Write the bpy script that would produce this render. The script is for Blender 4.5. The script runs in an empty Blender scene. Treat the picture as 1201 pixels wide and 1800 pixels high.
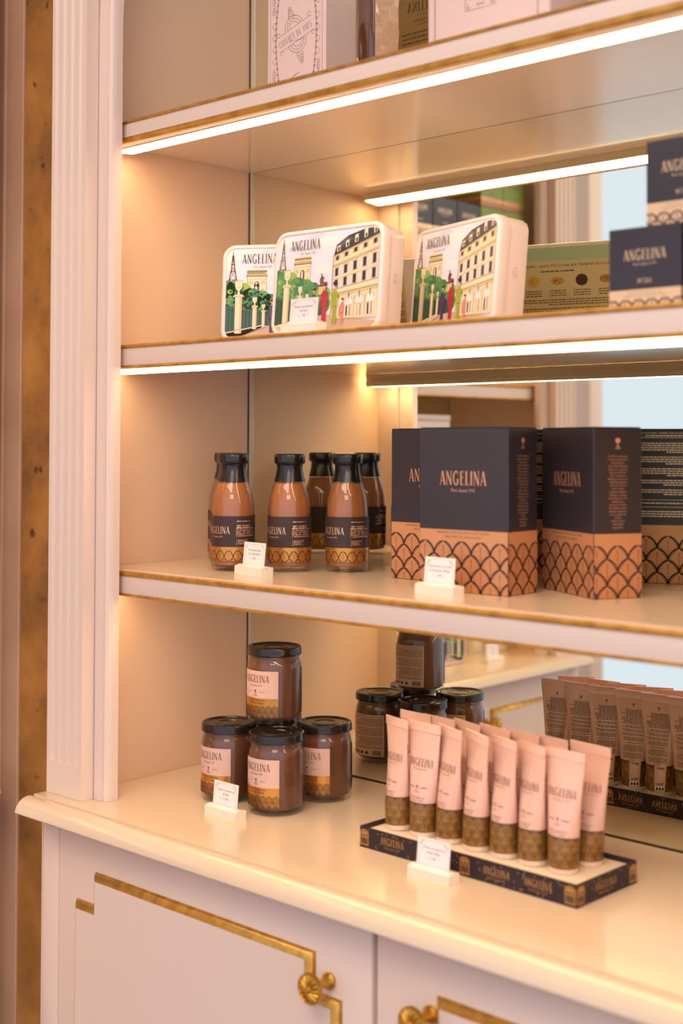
import bpy, bmesh, math, random
from mathutils import Vector, Matrix
from mathutils.geometry import tessellate_polygon
PI = math.pi
random.seed(7)
scene = bpy.context.scene
COL = scene.collection

# ------------------------------------------------------------------ camera, light, exposure
cam_d = bpy.data.cameras.new('camera'); cam = bpy.data.objects.new('camera', cam_d); COL.objects.link(cam)
cr = Vector((0.7337, 0.6794, 0.0029)); cf = Vector((-0.6792, 0.7335, 0.0256)).normalized()
cr = (cr - cf*cr.dot(cf)).normalized(); cu = cr.cross(cf)
cam.matrix_world = Matrix(((cr.x, cu.x, -cf.x, 1.5413), (cr.y, cu.y, -cf.y, -1.4504), (cr.z, cu.z, -cf.z, 1.3862), (0, 0, 0, 1)))
cam_d.sensor_fit = 'VERTICAL'; cam_d.sensor_height = 36.0; cam_d.lens = 2348.0/1800*36
cam_d.shift_y = -(900-719.6)/1800
cam_d.clip_start = 0.05
cam_d.dof.use_dof = True; cam_d.dof.focus_distance = 1.88; cam_d.dof.aperture_fstop = 3.2
scene.camera = cam

world = bpy.data.worlds.new('world'); scene.world = world; world.use_nodes = True
bg = world.node_tree.nodes['Background']; bg.inputs[0].default_value = (0.79, 0.87, 1.10, 1); bg.inputs[1].default_value = 1.12

scene.view_settings.view_transform = 'Standard'; scene.view_settings.look = 'None'
scene.view_settings.exposure = 0.14; scene.view_settings.gamma = 1.0; scene.view_settings.use_curve_mapping = False

def area(name, loc, target, sx, sy, power, col):
    l = bpy.data.lights.new(name, 'AREA'); l.shape = 'RECTANGLE'; l.size = sx; l.size_y = sy; l.energy = power; l.color = col
    o = bpy.data.objects.new(name, l); COL.objects.link(o); o.location = loc
    d = Vector(target)-Vector(loc); o.rotation_euler = d.to_track_quat('-Z', 'Y').to_euler()
    return o
area('warm_fill_light', (1.0, -2.0, 2.95), (0.9, -1.3, 0), 1.6, 1.2, 38, (1.0, 0.84, 0.70))  # unseen area light added under the ceiling to lift the warm ambient
area('warm_fill_light', (2.6, -3.2, 2.95), (1.8, -2.2, 0), 1.6, 1.2, 35, (1.0, 0.84, 0.70))  # second added fill, no fixture, warms the room from further back
LED_STRENGTH = 11.5

# ------------------------------------------------------------------ materials
def lin(c):
    return tuple(((v/255)/12.92 if v/255 <= .04045 else ((v/255+.055)/1.055)**2.4) for v in c)
MATS = {}
def mat(name, rgb, rough=.5, metal=0.0, spec=.5, coat=0.0, bump=None, var=None, emit=None, coatr=.1):
    if name in MATS: return MATS[name]
    m = bpy.data.materials.new(name); m.use_nodes = True; nt = m.node_tree; b = nt.nodes['Principled BSDF']
    c = lin(rgb)+(1,)
    b.inputs['Base Color'].default_value = c; b.inputs['Roughness'].default_value = rough
    b.inputs['Metallic'].default_value = metal; b.inputs['Specular IOR Level'].default_value = spec
    b.inputs['Coat Weight'].default_value = coat; b.inputs['Coat Roughness'].default_value = coatr
    if bump or var:
        tc = nt.nodes.new('ShaderNodeTexCoord')
        nz = nt.nodes.new('ShaderNodeTexNoise'); nt.links.new(tc.outputs['Object'], nz.inputs['Vector'])
        nz.inputs['Scale'].default_value = (bump or var)[0]; nz.inputs['Detail'].default_value = 4
        if bump:
            bp = nt.nodes.new('ShaderNodeBump'); bp.inputs['Strength'].default_value = bump[1]; bp.inputs['Distance'].default_value = bump[2]
            nt.links.new(nz.outputs['Fac'], bp.inputs['Height']); nt.links.new(bp.outputs['Normal'], b.inputs['Normal'])
        if var:
            mx = nt.nodes.new('ShaderNodeMix'); mx.data_type = 'RGBA'
            nz2 = nt.nodes.new('ShaderNodeTexNoise'); nz2.inputs['Scale'].default_value = var[0]; nz2.inputs['Detail'].default_value = 5
            nt.links.new(tc.outputs['Object'], nz2.inputs['Vector'])
            mx.inputs[6].default_value = c; mx.inputs[7].default_value = lin(var[1])+(1,)
            rp = nt.nodes.new('ShaderNodeMapRange'); rp.inputs[1].default_value = .4; rp.inputs[2].default_value = .65
            nt.links.new(nz2.outputs['Fac'], rp.inputs[0]); nt.links.new(rp.outputs[0], mx.inputs[0])
            nt.links.new(mx.outputs[2], b.inputs['Base Color'])
    if emit:
        b.inputs['Emission Color'].default_value = tuple(emit[0])+(1,); b.inputs['Emission Strength'].default_value = emit[1]
    MATS[name] = m; return m

PAINT = mat('pink_white_paint', (233, 210, 195), .42, spec=.4, bump=(260, .06, .0006))
PANEL = mat('beige_side_panel', (234, 198, 166), .5, spec=.3, bump=(180, .05, .0006))
TOP = mat('glossy_cream_top', (230, 205, 176), .3, spec=.5, coat=.6, coatr=.13)
UNDER = mat('satin_shelf_underside', (238, 222, 208), .35, spec=.6, coat=1.0, coatr=.12)
GOLD = mat('gilt_paint', (212, 162, 76), .36, metal=.7, bump=(90, .3, .0012), var=(60, (184, 132, 52)))
BRASS = mat('brass', (208, 158, 66), .34, metal=.95)
ALU = mat('aluminium_channel', (222, 208, 184), .4, metal=.15)
LED = mat('led_diffuser', (255, 240, 210), .4, emit=((1.0, .73, .42), LED_STRENGTH))
DARK = mat('dark_joint', (48, 34, 26), .6)
CAPBLK = mat('black_lacquered_cap', (26, 20, 20), .22, spec=.6)
LIDBLK = mat('dark_jar_lid', (38, 28, 24), .2, metal=.35, spec=.7)
CHOC = mat('drinking_chocolate', (172, 104, 58), .35, spec=.4, coat=.2)
CREAM = mat('chestnut_cream', (108, 64, 42), .35, spec=.4)
LBROWN = mat('label_dark_brown', (66, 48, 46), .45, spec=.3)
GILT = mat('label_gilt', (214, 150, 72), .3, metal=.75)
PINKLAB = mat('label_pink', (214, 176, 160), .5)
INK = mat('dark_ink', (52, 36, 32), .6)
INKB = mat('brown_ink', (112, 74, 60), .6)
WHITE = mat('white_card', (244, 236, 232), .5)
ACRYL = mat('ivory_acrylic', (244, 232, 214), .25, spec=.5)
BOXBLK = mat('matt_black_carton', (48, 42, 49), .36, spec=.5)
COPPER = mat('copper_print', (214, 152, 106), .36, metal=.35)
COPPERTXT = mat('copper_foil', (230, 164, 126), .32, metal=.35)
COPPERDK = mat('copper_shade_line', (150, 84, 46), .5)
FOIL = mat('pale_gold_foil', (236, 196, 156), .3, metal=.5)
TUBE = mat('pink_laminate', (224, 180, 163), .26, spec=.6, coat=.5, coatr=.08)
TUBEBR = mat('tube_brown_band', (92, 60, 28), .3, coat=.4)
TUBEGD = mat('tube_gold_line', (196, 146, 76), .35, metal=.4)
TINWH = mat('tin_white_enamel', (234, 212, 204), .3, spec=.5, coat=.2)
GREENLAB = mat('sage_label', (176, 196, 168), .5)
KRAFTLAB = mat('cream_label', (214, 194, 158), .5)
LINENS = mat('tray_floor_card', (236, 214, 188), .5)
TRAY = mat('tray_dark_print', (50, 38, 44), .5, spec=.3)
COFFPINK = mat('pale_pink_carton', (236, 206, 196), .5)

def glassy(name, tint, ior=1.45, extra=0.02):
    m = bpy.data.materials.new(name); m.use_nodes = True; nt = m.node_tree; nt.nodes.clear()
    out = nt.nodes.new('ShaderNodeOutputMaterial'); mx = nt.nodes.new('ShaderNodeMixShader')
    tr = nt.nodes.new('ShaderNodeBsdfTransparent'); gl = nt.nodes.new('ShaderNodeBsdfGlossy'); fr = nt.nodes.new('ShaderNodeLayerWeight'); fr.inputs[0].default_value = .5
    pw = nt.nodes.new('ShaderNodeMath'); pw.operation = 'POWER'; pw.inputs[1].default_value = 4.0
    ad = nt.nodes.new('ShaderNodeMath'); ad.operation = 'MULTIPLY_ADD'; ad.inputs[1].default_value = .55; ad.inputs[2].default_value = .035+extra
    tr.inputs[0].default_value = tint+(1,); gl.inputs['Roughness'].default_value = .03; 
    nt.links.new(fr.outputs['Facing'], pw.inputs[0]); nt.links.new(pw.outputs[0], ad.inputs[0]); nt.links.new(ad.outputs[0], mx.inputs[0]); nt.links.new(tr.outputs[0], mx.inputs[1]); nt.links.new(gl.outputs[0], mx.inputs[2]); nt.links.new(mx.outputs[0], out.inputs[0])
    MATS[name] = m; return m
GLASS = glassy('clear_glass', (.94, .95, .93))
CELLO = glassy('cellophane', (.93, .90, .86), 1.5, .06)
def mirror_mat():
    m = bpy.data.materials.new('mirror_glass'); m.use_nodes = True; nt = m.node_tree; nt.nodes.clear()
    out = nt.nodes.new('ShaderNodeOutputMaterial'); gl = nt.nodes.new('ShaderNodeBsdfGlossy')
    gl.inputs[0].default_value = (.86, .87, .75, 1); gl.inputs['Roughness'].default_value = 0.0
    nt.links.new(gl.outputs[0], out.inputs[0]); return m
MIRROR = mirror_mat()
def stone_mat():
    m = bpy.data.materials.new('ochre_stone'); m.use_nodes = True; nt = m.node_tree; b = nt.nodes['Principled BSDF']
    tc = nt.nodes.new('ShaderNodeTexCoord'); n1 = nt.nodes.new('ShaderNodeTexNoise'); n1.inputs['Scale'].default_value = 7; n1.inputs['Detail'].default_value = 9; n1.inputs['Roughness'].default_value = .62
    n2 = nt.nodes.new('ShaderNodeTexNoise'); n2.inputs['Scale'].default_value = 30; n2.inputs['Detail'].default_value = 3
    for n in (n1, n2): nt.links.new(tc.outputs['Object'], n.inputs['Vector'])
    r1 = nt.nodes.new('ShaderNodeValToRGB'); e = r1.color_ramp.elements
    e[0].position = .3; e[0].color = lin((112, 72, 34))+(1,); e[1].position = .7; e[1].color = lin((190, 134, 64))+(1,)
    x = e.new(.5); x.color = lin((162, 108, 46))+(1,)
    r2 = nt.nodes.new('ShaderNodeValToRGB'); r2.color_ramp.elements[0].position = .27; r2.color_ramp.elements[0].color = (.12, .1, .08, 1); r2.color_ramp.elements[1].position = .33
    mm = nt.nodes.new('ShaderNodeMix'); mm.data_type = 'RGBA'; mm.blend_type = 'MULTIPLY'; mm.inputs[0].default_value = .8
    nt.links.new(n1.outputs['Fac'], r1.inputs[0]); nt.links.new(n2.outputs['Fac'], r2.inputs[0]); nt.links.new(r1.outputs[0], mm.inputs[6]); nt.links.new(r2.outputs[0], mm.inputs[7]); nt.links.new(mm.outputs[2], b.inputs['Base Color'])
    bp = nt.nodes.new('ShaderNodeBump'); bp.inputs['Strength'].default_value = .5; bp.inputs['Distance'].default_value = .004
    nt.links.new(n1.outputs['Fac'], bp.inputs['Height']); nt.links.new(bp.outputs[0], b.inputs['Normal']); b.inputs['Roughness'].default_value = .85
    return m
STONE = stone_mat()
JAMB = mat('old_rose_paint', (200, 158, 126), .6, var=(5, (182, 138, 108)))
FLOORM = mat('parquet_floor', (150, 110, 76), .35, var=(3, (120, 84, 56)))
CEILM = mat('ceiling_paint', (240, 230, 218), .8)

# ------------------------------------------------------------------ mesh helpers
def link(name, me, parent=None, M=None):
    o = bpy.data.objects.new(name, me); COL.objects.link(o)
    if M is not None: o.matrix_world = M
    if parent is not None: o.parent = parent
    return o
def empty(name, M, label=None, cat=None, group=None):
    o = bpy.data.objects.new(name, None); COL.objects.link(o); o.empty_display_size = .05; o.matrix_world = M
    if label: tag(o, label, cat, group)
    return o
def tag(o, label=None, cat=None, group=None, kind=None):
    if label: o['label'] = label
    if cat: o['category'] = cat
    if group: o['group'] = group
    if kind: o['kind'] = kind
    return o
def T(x, y, z, rz=0.0, rx=0.0): return Matrix.Translation((x, y, z)) @ Matrix.Rotation(rz, 4, 'Z') @ Matrix.Rotation(rx, 4, 'X')

class MB:
    def __init__(s): s.v = []; s.f = []; s.m = []; s.mats = []
    def mi(s, m):
        if m not in s.mats: s.mats.append(m)
        return s.mats.index(m)
    def poly(s, pts, m):
        b = len(s.v); s.v += [tuple(p) for p in pts]; s.f.append(tuple(range(b, b+len(pts)))); s.m.append(s.mi(m))
    def add(s, vs, fs, m):
        b = len(s.v); s.v += [tuple(p) for p in vs]
        for f in fs: s.f.append(tuple(b+i for i in f)); s.m.append(s.mi(m))
    def box(s, x0, x1, y0, y1, z0, z1, m, bev=0.0, seg=2):
        bm = bmesh.new(); bmesh.ops.create_cube(bm, size=1)
        for v in bm.verts: v.co = Vector(((x0+x1)/2+v.co.x*(x1-x0), (y0+y1)/2+v.co.y*(y1-y0), (z0+z1)/2+v.co.z*(z1-z0)))
        if bev: bmesh.ops.bevel(bm, geom=bm.edges[:], offset=bev, segments=seg, profile=.5, affect='EDGES')
        bm.verts.index_update(); s.add([v.co[:] for v in bm.verts], [[v.index for v in f.verts] for f in bm.faces], m); bm.free()
    def lathe(s, prof, m, n=48, cx=0, cy=0, cap=True):
        vs = []; fs = []
        for r, z in prof:
            for i in range(n): a = 2*PI*i/n; vs.append((cx+r*math.cos(a), cy+r*math.sin(a), z))
        for j in range(len(prof)-1):
            for i in range(n): k = (i+1) % n; fs.append((j*n+i, j*n+k, (j+1)*n+k, (j+1)*n+i))
        if cap:
            if prof[0][0] > 1e-5: fs.append(tuple(reversed(range(n))))
            if prof[-1][0] > 1e-5: fs.append(tuple((len(prof)-1)*n+i for i in range(n)))
        s.add(vs, fs, m)
    def extrude(s, prof, axis, a, b, m, cap=True):
        # prof: closed 2D outline; axis 'X' -> (a..b, p0, p1); 'Z' -> (p0, p1, a..b); 'Y' -> (p0, a..b, p1)
        g = {'X': lambda p, t: (t, p[0], p[1]), 'Y': lambda p, t: (p[0], t, p[1]), 'Z': lambda p, t: (p[0], p[1], t)}[axis]
        n = len(prof); vs = [g(p, a) for p in prof]+[g(p, b) for p in prof]
        fs = [(i, (i+1) % n, n+(i+1) % n, n+i) for i in range(n)]
        if cap:
            tri = tessellate_polygon([[Vector((p[0], p[1], 0)) for p in prof]])
            fs += [tuple(t) for t in tri]+[tuple(n+i for i in reversed(t)) for t in tri]
        s.add(vs, fs, m)
    def loft(s, rings, m, cap=True):
        n = len(rings[0]); vs = [p for r in rings for p in r]; fs = []
        for j in range(len(rings)-1):
            for i in range(n): k = (i+1) % n; fs.append((j*n+i, j*n+k, (j+1)*n+k, (j+1)*n+i))
        if cap: fs += [tuple(reversed(range(n))), tuple((len(rings)-1)*n+i for i in range(n))]
        s.add(vs, fs, m)
    def sweep(s, prof, frames, m, closed=False):
        rings = [[tuple(o+a*p[0]+b*p[1]) for p in prof] for o, a, b in frames]
        if closed: rings.append(rings[0])
        s.loft(rings, m, cap=not closed)
    def mesh(s, name, smooth=None):
        me = bpy.data.meshes.new(name); me.from_pydata(s.v, [], s.f)
        for m in s.mats: me.materials.append(m)
        me.polygons.foreach_set('material_index', s.m); me.update()
        if smooth is not None:
            bm = bmesh.new(); bm.from_mesh(me); bmesh.ops.remove_doubles(bm, verts=bm.verts, dist=1e-6); bmesh.ops.recalc_face_normals(bm, faces=bm.faces); bm.to_mesh(me); bm.free()
            me.shade_smooth(); me.set_sharp_from_angle(angle=math.radians(smooth))
        return me
    def build(s, name, parent=None, M=None, smooth=30):
        return link(name, s.mesh(name, smooth), parent, M)

def rrect(x0, x1, y0, y1, r, n=6):
    pts = []
    for cx, cy, a0 in ((x1-r, y0+r, -PI/2), (x1-r, y1-r, 0), (x0+r, y1-r, PI/2), (x0+r, y0+r, PI)):
        for i in range(n+1):
            a = a0+PI/2*i/n; pts.append((cx+r*math.cos(a), cy+r*math.sin(a)))
    return pts

# ------------------------------------------------------------------ printing (flat artwork mapped onto surfaces)
_tc = {}
def text_polys(txt):
    if txt in _tc: return _tc[txt]
    c = bpy.data.curves.new('t', 'FONT'); c.body = txt; c.size = 1; c.resolution_u = 1; c.fill_mode = 'FRONT'
    o = bpy.data.objects.new('t', c); COL.objects.link(o); bpy.context.view_layer.update()
    ev = o.evaluated_get(bpy.context.evaluated_depsgraph_get()); me = ev.to_mesh()
    vs = [(v.co.x, v.co.y) for v in me.vertices]; ps = [[vs[i] for i in p.vertices] for p in me.polygons]
    ev.to_mesh_clear(); bpy.data.objects.remove(o); bpy.data.curves.remove(c)
    w = max([p[0] for q in ps for p in q] or [1]); _tc[txt] = (ps, w); return _tc[txt]
def clip_convex(poly, clip):
    out = poly
    n = len(clip)
    for i in range(n):
        a = clip[i]; b = clip[(i+1) % n]; inp = out; out = []
        if not inp: return []
        sd = lambda p: (b[0]-a[0])*(p[1]-a[1])-(b[1]-a[1])*(p[0]-a[0])
        for j in range(len(inp)):
            p = inp[j]; q = inp[(j+1) % len(inp)]; dp = sd(p); dq = sd(q)
            if dp >= 0: out.append(p)
            if (dp >= 0) != (dq >= 0):
                t = dp/(dp-dq); out.append((p[0]+(q[0]-p[0])*t, p[1]+(q[1]-p[1])*t))
    return out
# condensed display capitals: (strokes as polylines with widths), unit height, advance
def _arc(cx, cy, rx, ry, a0, a1, n=9): return [(cx+rx*math.cos(math.radians(a0+(a1-a0)*i/n)), cy+ry*math.sin(math.radians(a0+(a1-a0)*i/n))) for i in range(n+1)]
TH, TK = .045, .11
GL = {
 'A': (.52, [([(.03, 0), (.25, 1)], TH), ([(.25, 1), (.47, 0)], TK), ([(.09, .3), (.4, .3)], TH), ([(-.02, .015), (.1, .015)], .03), ([(.38, .015), (.56, .015)], .03)]),
 'N': (.56, [([(.07, 0), (.07, 1)], TH), ([(.07, .97), (.47, .03)], TK), ([(.47, 0), (.47, 1)], TH), ([(0, .015), (.15, .015)], .03), ([(.39, .985), (.55, .985)], .03), ([(-.02, .985), (.1, .985)], .03)]),
 'G': (.58, [(_arc(.3, .5, .25, .49, 50, 310), TK*.8), ([(.46, .12), (.46, .42)], TK), ([(.36, .42), (.56, .42)], .03), ([(.46, .88), (.47, .72)], .03)]),
 'E': (.42, [([(.1, 0), (.1, 1)], TK), ([(.03, .985), (.37, .985)], .035), ([(.1, .56), (.3, .56)], .035), ([(.03, .015), (.39, .015)], .035), ([(.37, 1), (.37, .86)], .03), ([(.39, 0), (.39, .16)], .03), ([(.3, .48), (.3, .64)], .03)]),
 'L': (.38, [([(.1, 0), (.1, 1)], TK), ([(.03, .985), (.18, .985)], .03), ([(.03, .015), (.36, .015)], .035), ([(.36, 0), (.36, .2)], .03)]),
 'I': (.22, [([(.1, 0), (.1, 1)], TK), ([(.02, .985), (.19, .985)], .03), ([(.02, .015), (.19, .015)], .03)]),
 'C': (.5, [(_arc(.3, .5, .25, .49, 50, 310), TK*.8), ([(.46, .88), (.47, .72)], .03)]),
 'O': (.58, [(_arc(.28, .5, .24, .48, 0, 360, 18), TK*.8)]),
 'F': (.4, [([(.1, 0), (.1, 1)], TK), ([(.03, .985), (.37, .985)], .035), ([(.1, .54), (.3, .54)], .035), ([(.03, .015), (.18, .015)], .03)]),
 'R': (.5, [([(.1, 0), (.1, 1)], TK), ([(.1, .985), (.25, .985)], .035), (_arc(.22, .74, .18, .24, 90, -90), TK*.7), ([(.1, .5), (.24, .5)], .03), ([(.24, .5), (.46, 0)], TK*.8)]),
 'T': (.44, [([(.22, 0), (.22, 1)], TK), ([(.02, .985), (.42, .985)], .035), ([(.13, .015), (.31, .015)], .03)]),
 'D': (.54, [([(.1, 0), (.1, 1)], TK), (_arc(.1, .5, .38, .485, -90, 90), TK*.7)]),
 'H': (.54, [([(.1, 0), (.1, 1)], TK), ([(.44, 0), (.44, 1)], TK), ([(.1, .52), (.44, .52)], .03)]),
 'S': (.44, [(_arc(.22, .74, .16, .25, 30, 250, 8)+_arc(.22, .26, .17, .25, 70, -150, 8), TK*.75)]),
 'É': (.42, [([(.1, 0), (.1, 1)], TK), ([(.03, .985), (.37, .985)], .035), ([(.1, .56), (.3, .56)], .035), ([(.03, .015), (.39, .015)], .035), ([(.16, 1.1), (.3, 1.25)], .06)]),
 '1': (.3, [([(.17, 0), (.17, 1)], TK), ([(.04, .8), (.17, 1)], .04), ([(.07, .015), (.27, .015)], .03)]),
 '2': (.48, [(_arc(.24, .72, .18, .27, 170, -40, 8)+[(.06, .04)], TK*.7), ([(.05, .03), (.45, .03)], .06)]),
 '0': (.56, [(_arc(.27, .5, .22, .48, 0, 360, 18), TK*.7)]),
 ' ': (.28, []),
}
class Art:
    """collects flat polygons in (u,v) with materials in layers, then maps them onto a surface S(u,v,offset)"""
    def __init__(s): s.p = []; s.layer = 0; s.clip = None
    def up(s): s.layer += 1; return s
    def face(s, pts, m):
        if s.clip is not None:
            pts = clip_convex(pts, s.clip)
            if len(pts) < 3: return
        s.p.append((pts, m, s.layer))
    def poly(s, pts, m):
        for t in tessellate_polygon([[Vector((p[0], p[1], 0)) for p in pts]]):
            q = [pts[i] for i in t]
            if (q[1][0]-q[0][0])*(q[2][1]-q[0][1])-(q[1][1]-q[0][1])*(q[2][0]-q[0][0]) < 0: q.reverse()
            s.face(q, m)
    def rect(s, u0, u1, v0, v1, m, nu=1, nv=1):
        for i in range(nu):
            a = u0+(u1-u0)*i/nu; b = u0+(u1-u0)*(i+1)/nu
            for j in range(nv):
                c = v0+(v1-v0)*j/nv; d = v0+(v1-v0)*(j+1)/nv; s.face([(a, c), (b, c), (b, d), (a, d)], m)
    def ell(s, cu, cv, ru, rv, m, n=14): s.face([(cu+ru*math.cos(2*PI*i/n), cv+rv*math.sin(2*PI*i/n)) for i in range(n)], m)
    def stroke(s, pts, w, m, caps=False):
        n = len(pts); L = []; R = []
        for i in range(n):
            a = pts[max(i-1, 0)]; b = pts[min(i+1, n-1)]; dx, dy = b[0]-a[0], b[1]-a[1]; l = math.hypot(dx, dy) or 1
            nx, ny = -dy/l*w/2, dx/l*w/2; L.append((pts[i][0]+nx, pts[i][1]+ny)); R.append((pts[i][0]-nx, pts[i][1]-ny))
        for i in range(n-1): s.face([R[i], R[i+1], L[i+1], L[i]], m)
    def arc(s, cu, cv, ru, rv, a0, a1, w, m, n=8): s.stroke(_arc(cu, cv, ru, rv, a0, a1, n), w, m)
    def logo(s, txt, u, v, h, m, width=None, rot=0.0, weight=1.0, center=True):
        tot = sum(GL[c][0]+.10 for c in txt)-.10; sx = h if width is None else width/tot
        x = u-(tot*sx/2 if center else 0); c0, s0 = math.cos(rot), math.sin(rot); X = 0
        for c in txt:
            adv, st = GL[c]
            for pts, w in st:
                q = []
                for px, py in pts:
                    lx = (X+px)*sx-(tot*sx/2 if center else 0); ly = py*h
                    q.append((u+lx*c0-ly*s0, v+lx*s0+ly*c0))
                s.stroke(q, w*h*.9*weight, m)
            X += adv+.10
    def text(s, txt, u, v, h, m, sx=1.0, center=True, width=None):
        ps, w = text_polys(txt); k = h/.70; kx = (width/w) if width else k*sx; o = w*kx/2 if center else 0
        for q in ps:
            q2 = [(u+p[0]*kx-o, v+p[1]*k) for p in q]
            a = sum(q2[i][0]*q2[(i+1) % len(q2)][1]-q2[(i+1) % len(q2)][0]*q2[i][1] for i in range(len(q2)))
            if a < 0: q2.reverse()
            s.face(q2, m) if len(q2) == 3 or s.clip is None else s.poly(q2, m)
    def micro(s, u0, u1, v, h, m, fill=.9, rnd=random):
        x = u0
        while x < u0+(u1-u0)*fill:
            w = rnd.uniform(1.2, 4.5)*h; e = min(x+w, u1)
            s.face([(x, v), (e, v), (e, v+h), (x, v+h)], m); x = e+h*.7
    def barcode(s, u0, u1, v0, v1, m, bgm):
        s.rect(u0-.001, u1+.001, v0-.001, v1+.001, bgm); s.up(); x = u0; r = random.Random(3)
        while x < u1:
            w = r.choice((.0003, .0005, .0008)); s.rect(x, min(x+w, u1), v0, v1, m); x += w+r.choice((.0003, .0005))
    def emblem(s, u, v, h, m):   # little rounded tree over a figure
        s.ell(u, v+h*.72, h*.26, h*.25, m, 10); s.rect(u-h*.03, u+h*.03, v+h*.1, v+h*.6, m)
        s.stroke([(u-h*.2, v), (u, v+h*.42), (u+h*.2, v)], h*.07, m); s.rect(u-h*.28, u+h*.28, v, v+h*.05, m)
    def fans(s, u0, u1, v0, v1, pw, ph, line, rib, lw, phase=0.0, teeth=6, top=None):
        """rows of pointed palmette scales; arches peak at v1, v1-ph, ..."""
        old = s.clip; s.clip = [(u0, v0), (u1, v0), (u1, v1), (u0, v1)]
        rows = int((v1-v0)/ph)+3
        for r in range(rows):
            vp = v1-r*ph
            k0 = int((u1-u0)/pw)+3
            for k in range(-1, k0):
                uc = u0+phase+(k+(.5 if r % 2 else 0))*pw
                if uc < u0-pw or uc > u1+pw or vp < v0-ph: continue
                s.stroke([(uc-pw/2*math.sin(t), vp-ph*(1-math.cos(t))**.8) for t in [PI/2*(i/7-1) for i in range(15)]], lw, line)
                if teeth:
                    for sg in (-1, 1):
                        for i in range(teeth):
                            t = PI/2*(.22+.74*i/(teeth-1)); x = uc+sg*pw/2*math.sin(t); y = vp-ph*(1-math.cos(t))**.8
                            s.face([(x, y+lw*.8), (x-sg*pw*.11, y-ph*.09-lw*.2), (x, y-lw*.8)][::(-1 if sg > 0 else 1)][:] if sg < 0 else [(x, y-lw*.8), (x, y+lw*.8), (x-sg*pw*.11, y-ph*.09-lw*.2)], line)
                            s.stroke([(x-sg*pw*.1, y-ph*.1), (uc+sg*pw*.02, y-ph*(.5+.1*i))], lw*.22, rib)
                    s.stroke([(uc, vp-ph*.3), (uc, vp-ph*1.7)], lw*.4, rib)
        s.clip = old
    def arches(s, u0, u1, v0, v1, pw, ph, line, lw, rings=3, phase=0.0, bgm=None):
        """rows of concentric round arches with upright sides"""
        old = s.clip; rows = int((v1-v0)/ph)+2
        for r in range(rows):
            for k in range(-1, int((u1-u0)/pw)+3):
                uc = u0+phase+(k+(.5 if r % 2 else 0))*pw; vt = v1-r*ph-pw*.52
                if uc < u0-pw or uc > u1+pw: continue
                s.clip = [(u0, v0), (u1, v0), (u1, v1), (u0, v1)]
                if bgm is not None:
                    R = pw*.5; s.face([(uc-R, vt-ph*.9), (uc+R, vt-ph*.9)]+_arc(uc, vt, R, R, 0, 180, 8), bgm)
            s.layer += 1
            for k in range(-1, int((u1-u0)/pw)+3):
                uc = u0+phase+(k+(.5 if r % 2 else 0))*pw; vt = v1-r*ph-pw*.52
                if uc < u0-pw or uc > u1+pw: continue
                s.clip = [(u0, v0), (u1, v0), (u1, v1), (u0, v1)]
                for q in range(rings):
                    R = pw*.48*(1-q*.27)
                    s.stroke([(uc-R, vt-ph*.75)]+_arc(uc, vt, R, R, 180, 0, 8)+[(uc+R, vt-ph*.75)], lw, line)
                s.clip = old
            s.layer += 1
        s.clip = old
    def build(s, name, parent, S, off=.00012, step=.00005, M=None):
        mb = MB()
        for pts, m, l in s.p: mb.poly([S(u, v, off+step*l) for u, v in pts], m)
        return link(name, mb.mesh(name), parent, M)
def S_front(x0, y, z0): return lambda u, v, o: (x0+u, y-o, z0+v)                 # faces -y
def S_back(x1, y, z0): return lambda u, v, o: (x1-u, y+o, z0+v)                  # faces +y
def S_right(x, y0, z0): return lambda u, v, o: (x+o, y0+u, z0+v)                 # faces +x
def S_left(x, y1, z0): return lambda u, v, o: (x-o, y1-u, z0+v)
def S_cyl(R, z0=0.0): return lambda u, v, o: ((R+o)*math.sin(u/R), -(R+o)*math.cos(u/R), z0+v)   # u=0 faces -y

# ------------------------------------------------------------------ room
def slab(name, x0, x1, y0, y1, z0, z1, m):
    b = MB(); b.box(x0, x1, y0, y1, z0, z1, m); o = b.build(name); return tag(o, kind='structure')
slab('floor', -.9, 4.6, -5.2, .25, -.05, 0, FLOORM)
slab('ceiling', -.9, 4.6, -5.2, .25, 3.05, 3.15, CEILM)
slab('wall_back', -.56, 4.6, .06, .22, 0, 3.05, STONE)
slab('wall_left', -.72, -.56, -1.42, .22, 0, 3.05, STONE)
# painted jamb plank with a bead, on the stone beside the niche
slab('wall_corner', -.56, -.0385, -.31, .0595, 0, 3.05, STONE)
b = MB(); b.extrude([(-.5595, -.3102), (-.5595, -.3142), (-.2160, -.3142), (-.2150, -.3170), (-.2090, -.3175), (-.2075, -.3142), (-.1655, -.3142), (-.1640, -.3130), (-.1640, -.3102)], 'Z', 0, 3.05, JAMB)
tag(b.build('trim_1'), kind='structure')
# shop window in the left wall beyond the side cabinet: sill, posts and head
b = MB()
b.box(-.70, -.58, -4.9, -1.42, 0, .12, PAINT, .004); b.box(-.70, -.58, -4.9, -1.42, 2.86, 3.05, PAINT, .004)
for y in (-1.49, -1.98, -3.2, -4.9): b.box(-.70, -.58, y, y+.07, .12, 2.86, PAINT, .004)
w = tag(b.build('window_1'), kind='structure')
b = MB(); b.box(-.645, -.639, -4.83, -1.49, .12, 2.86, GLASS); b.build('pane', w)

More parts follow.
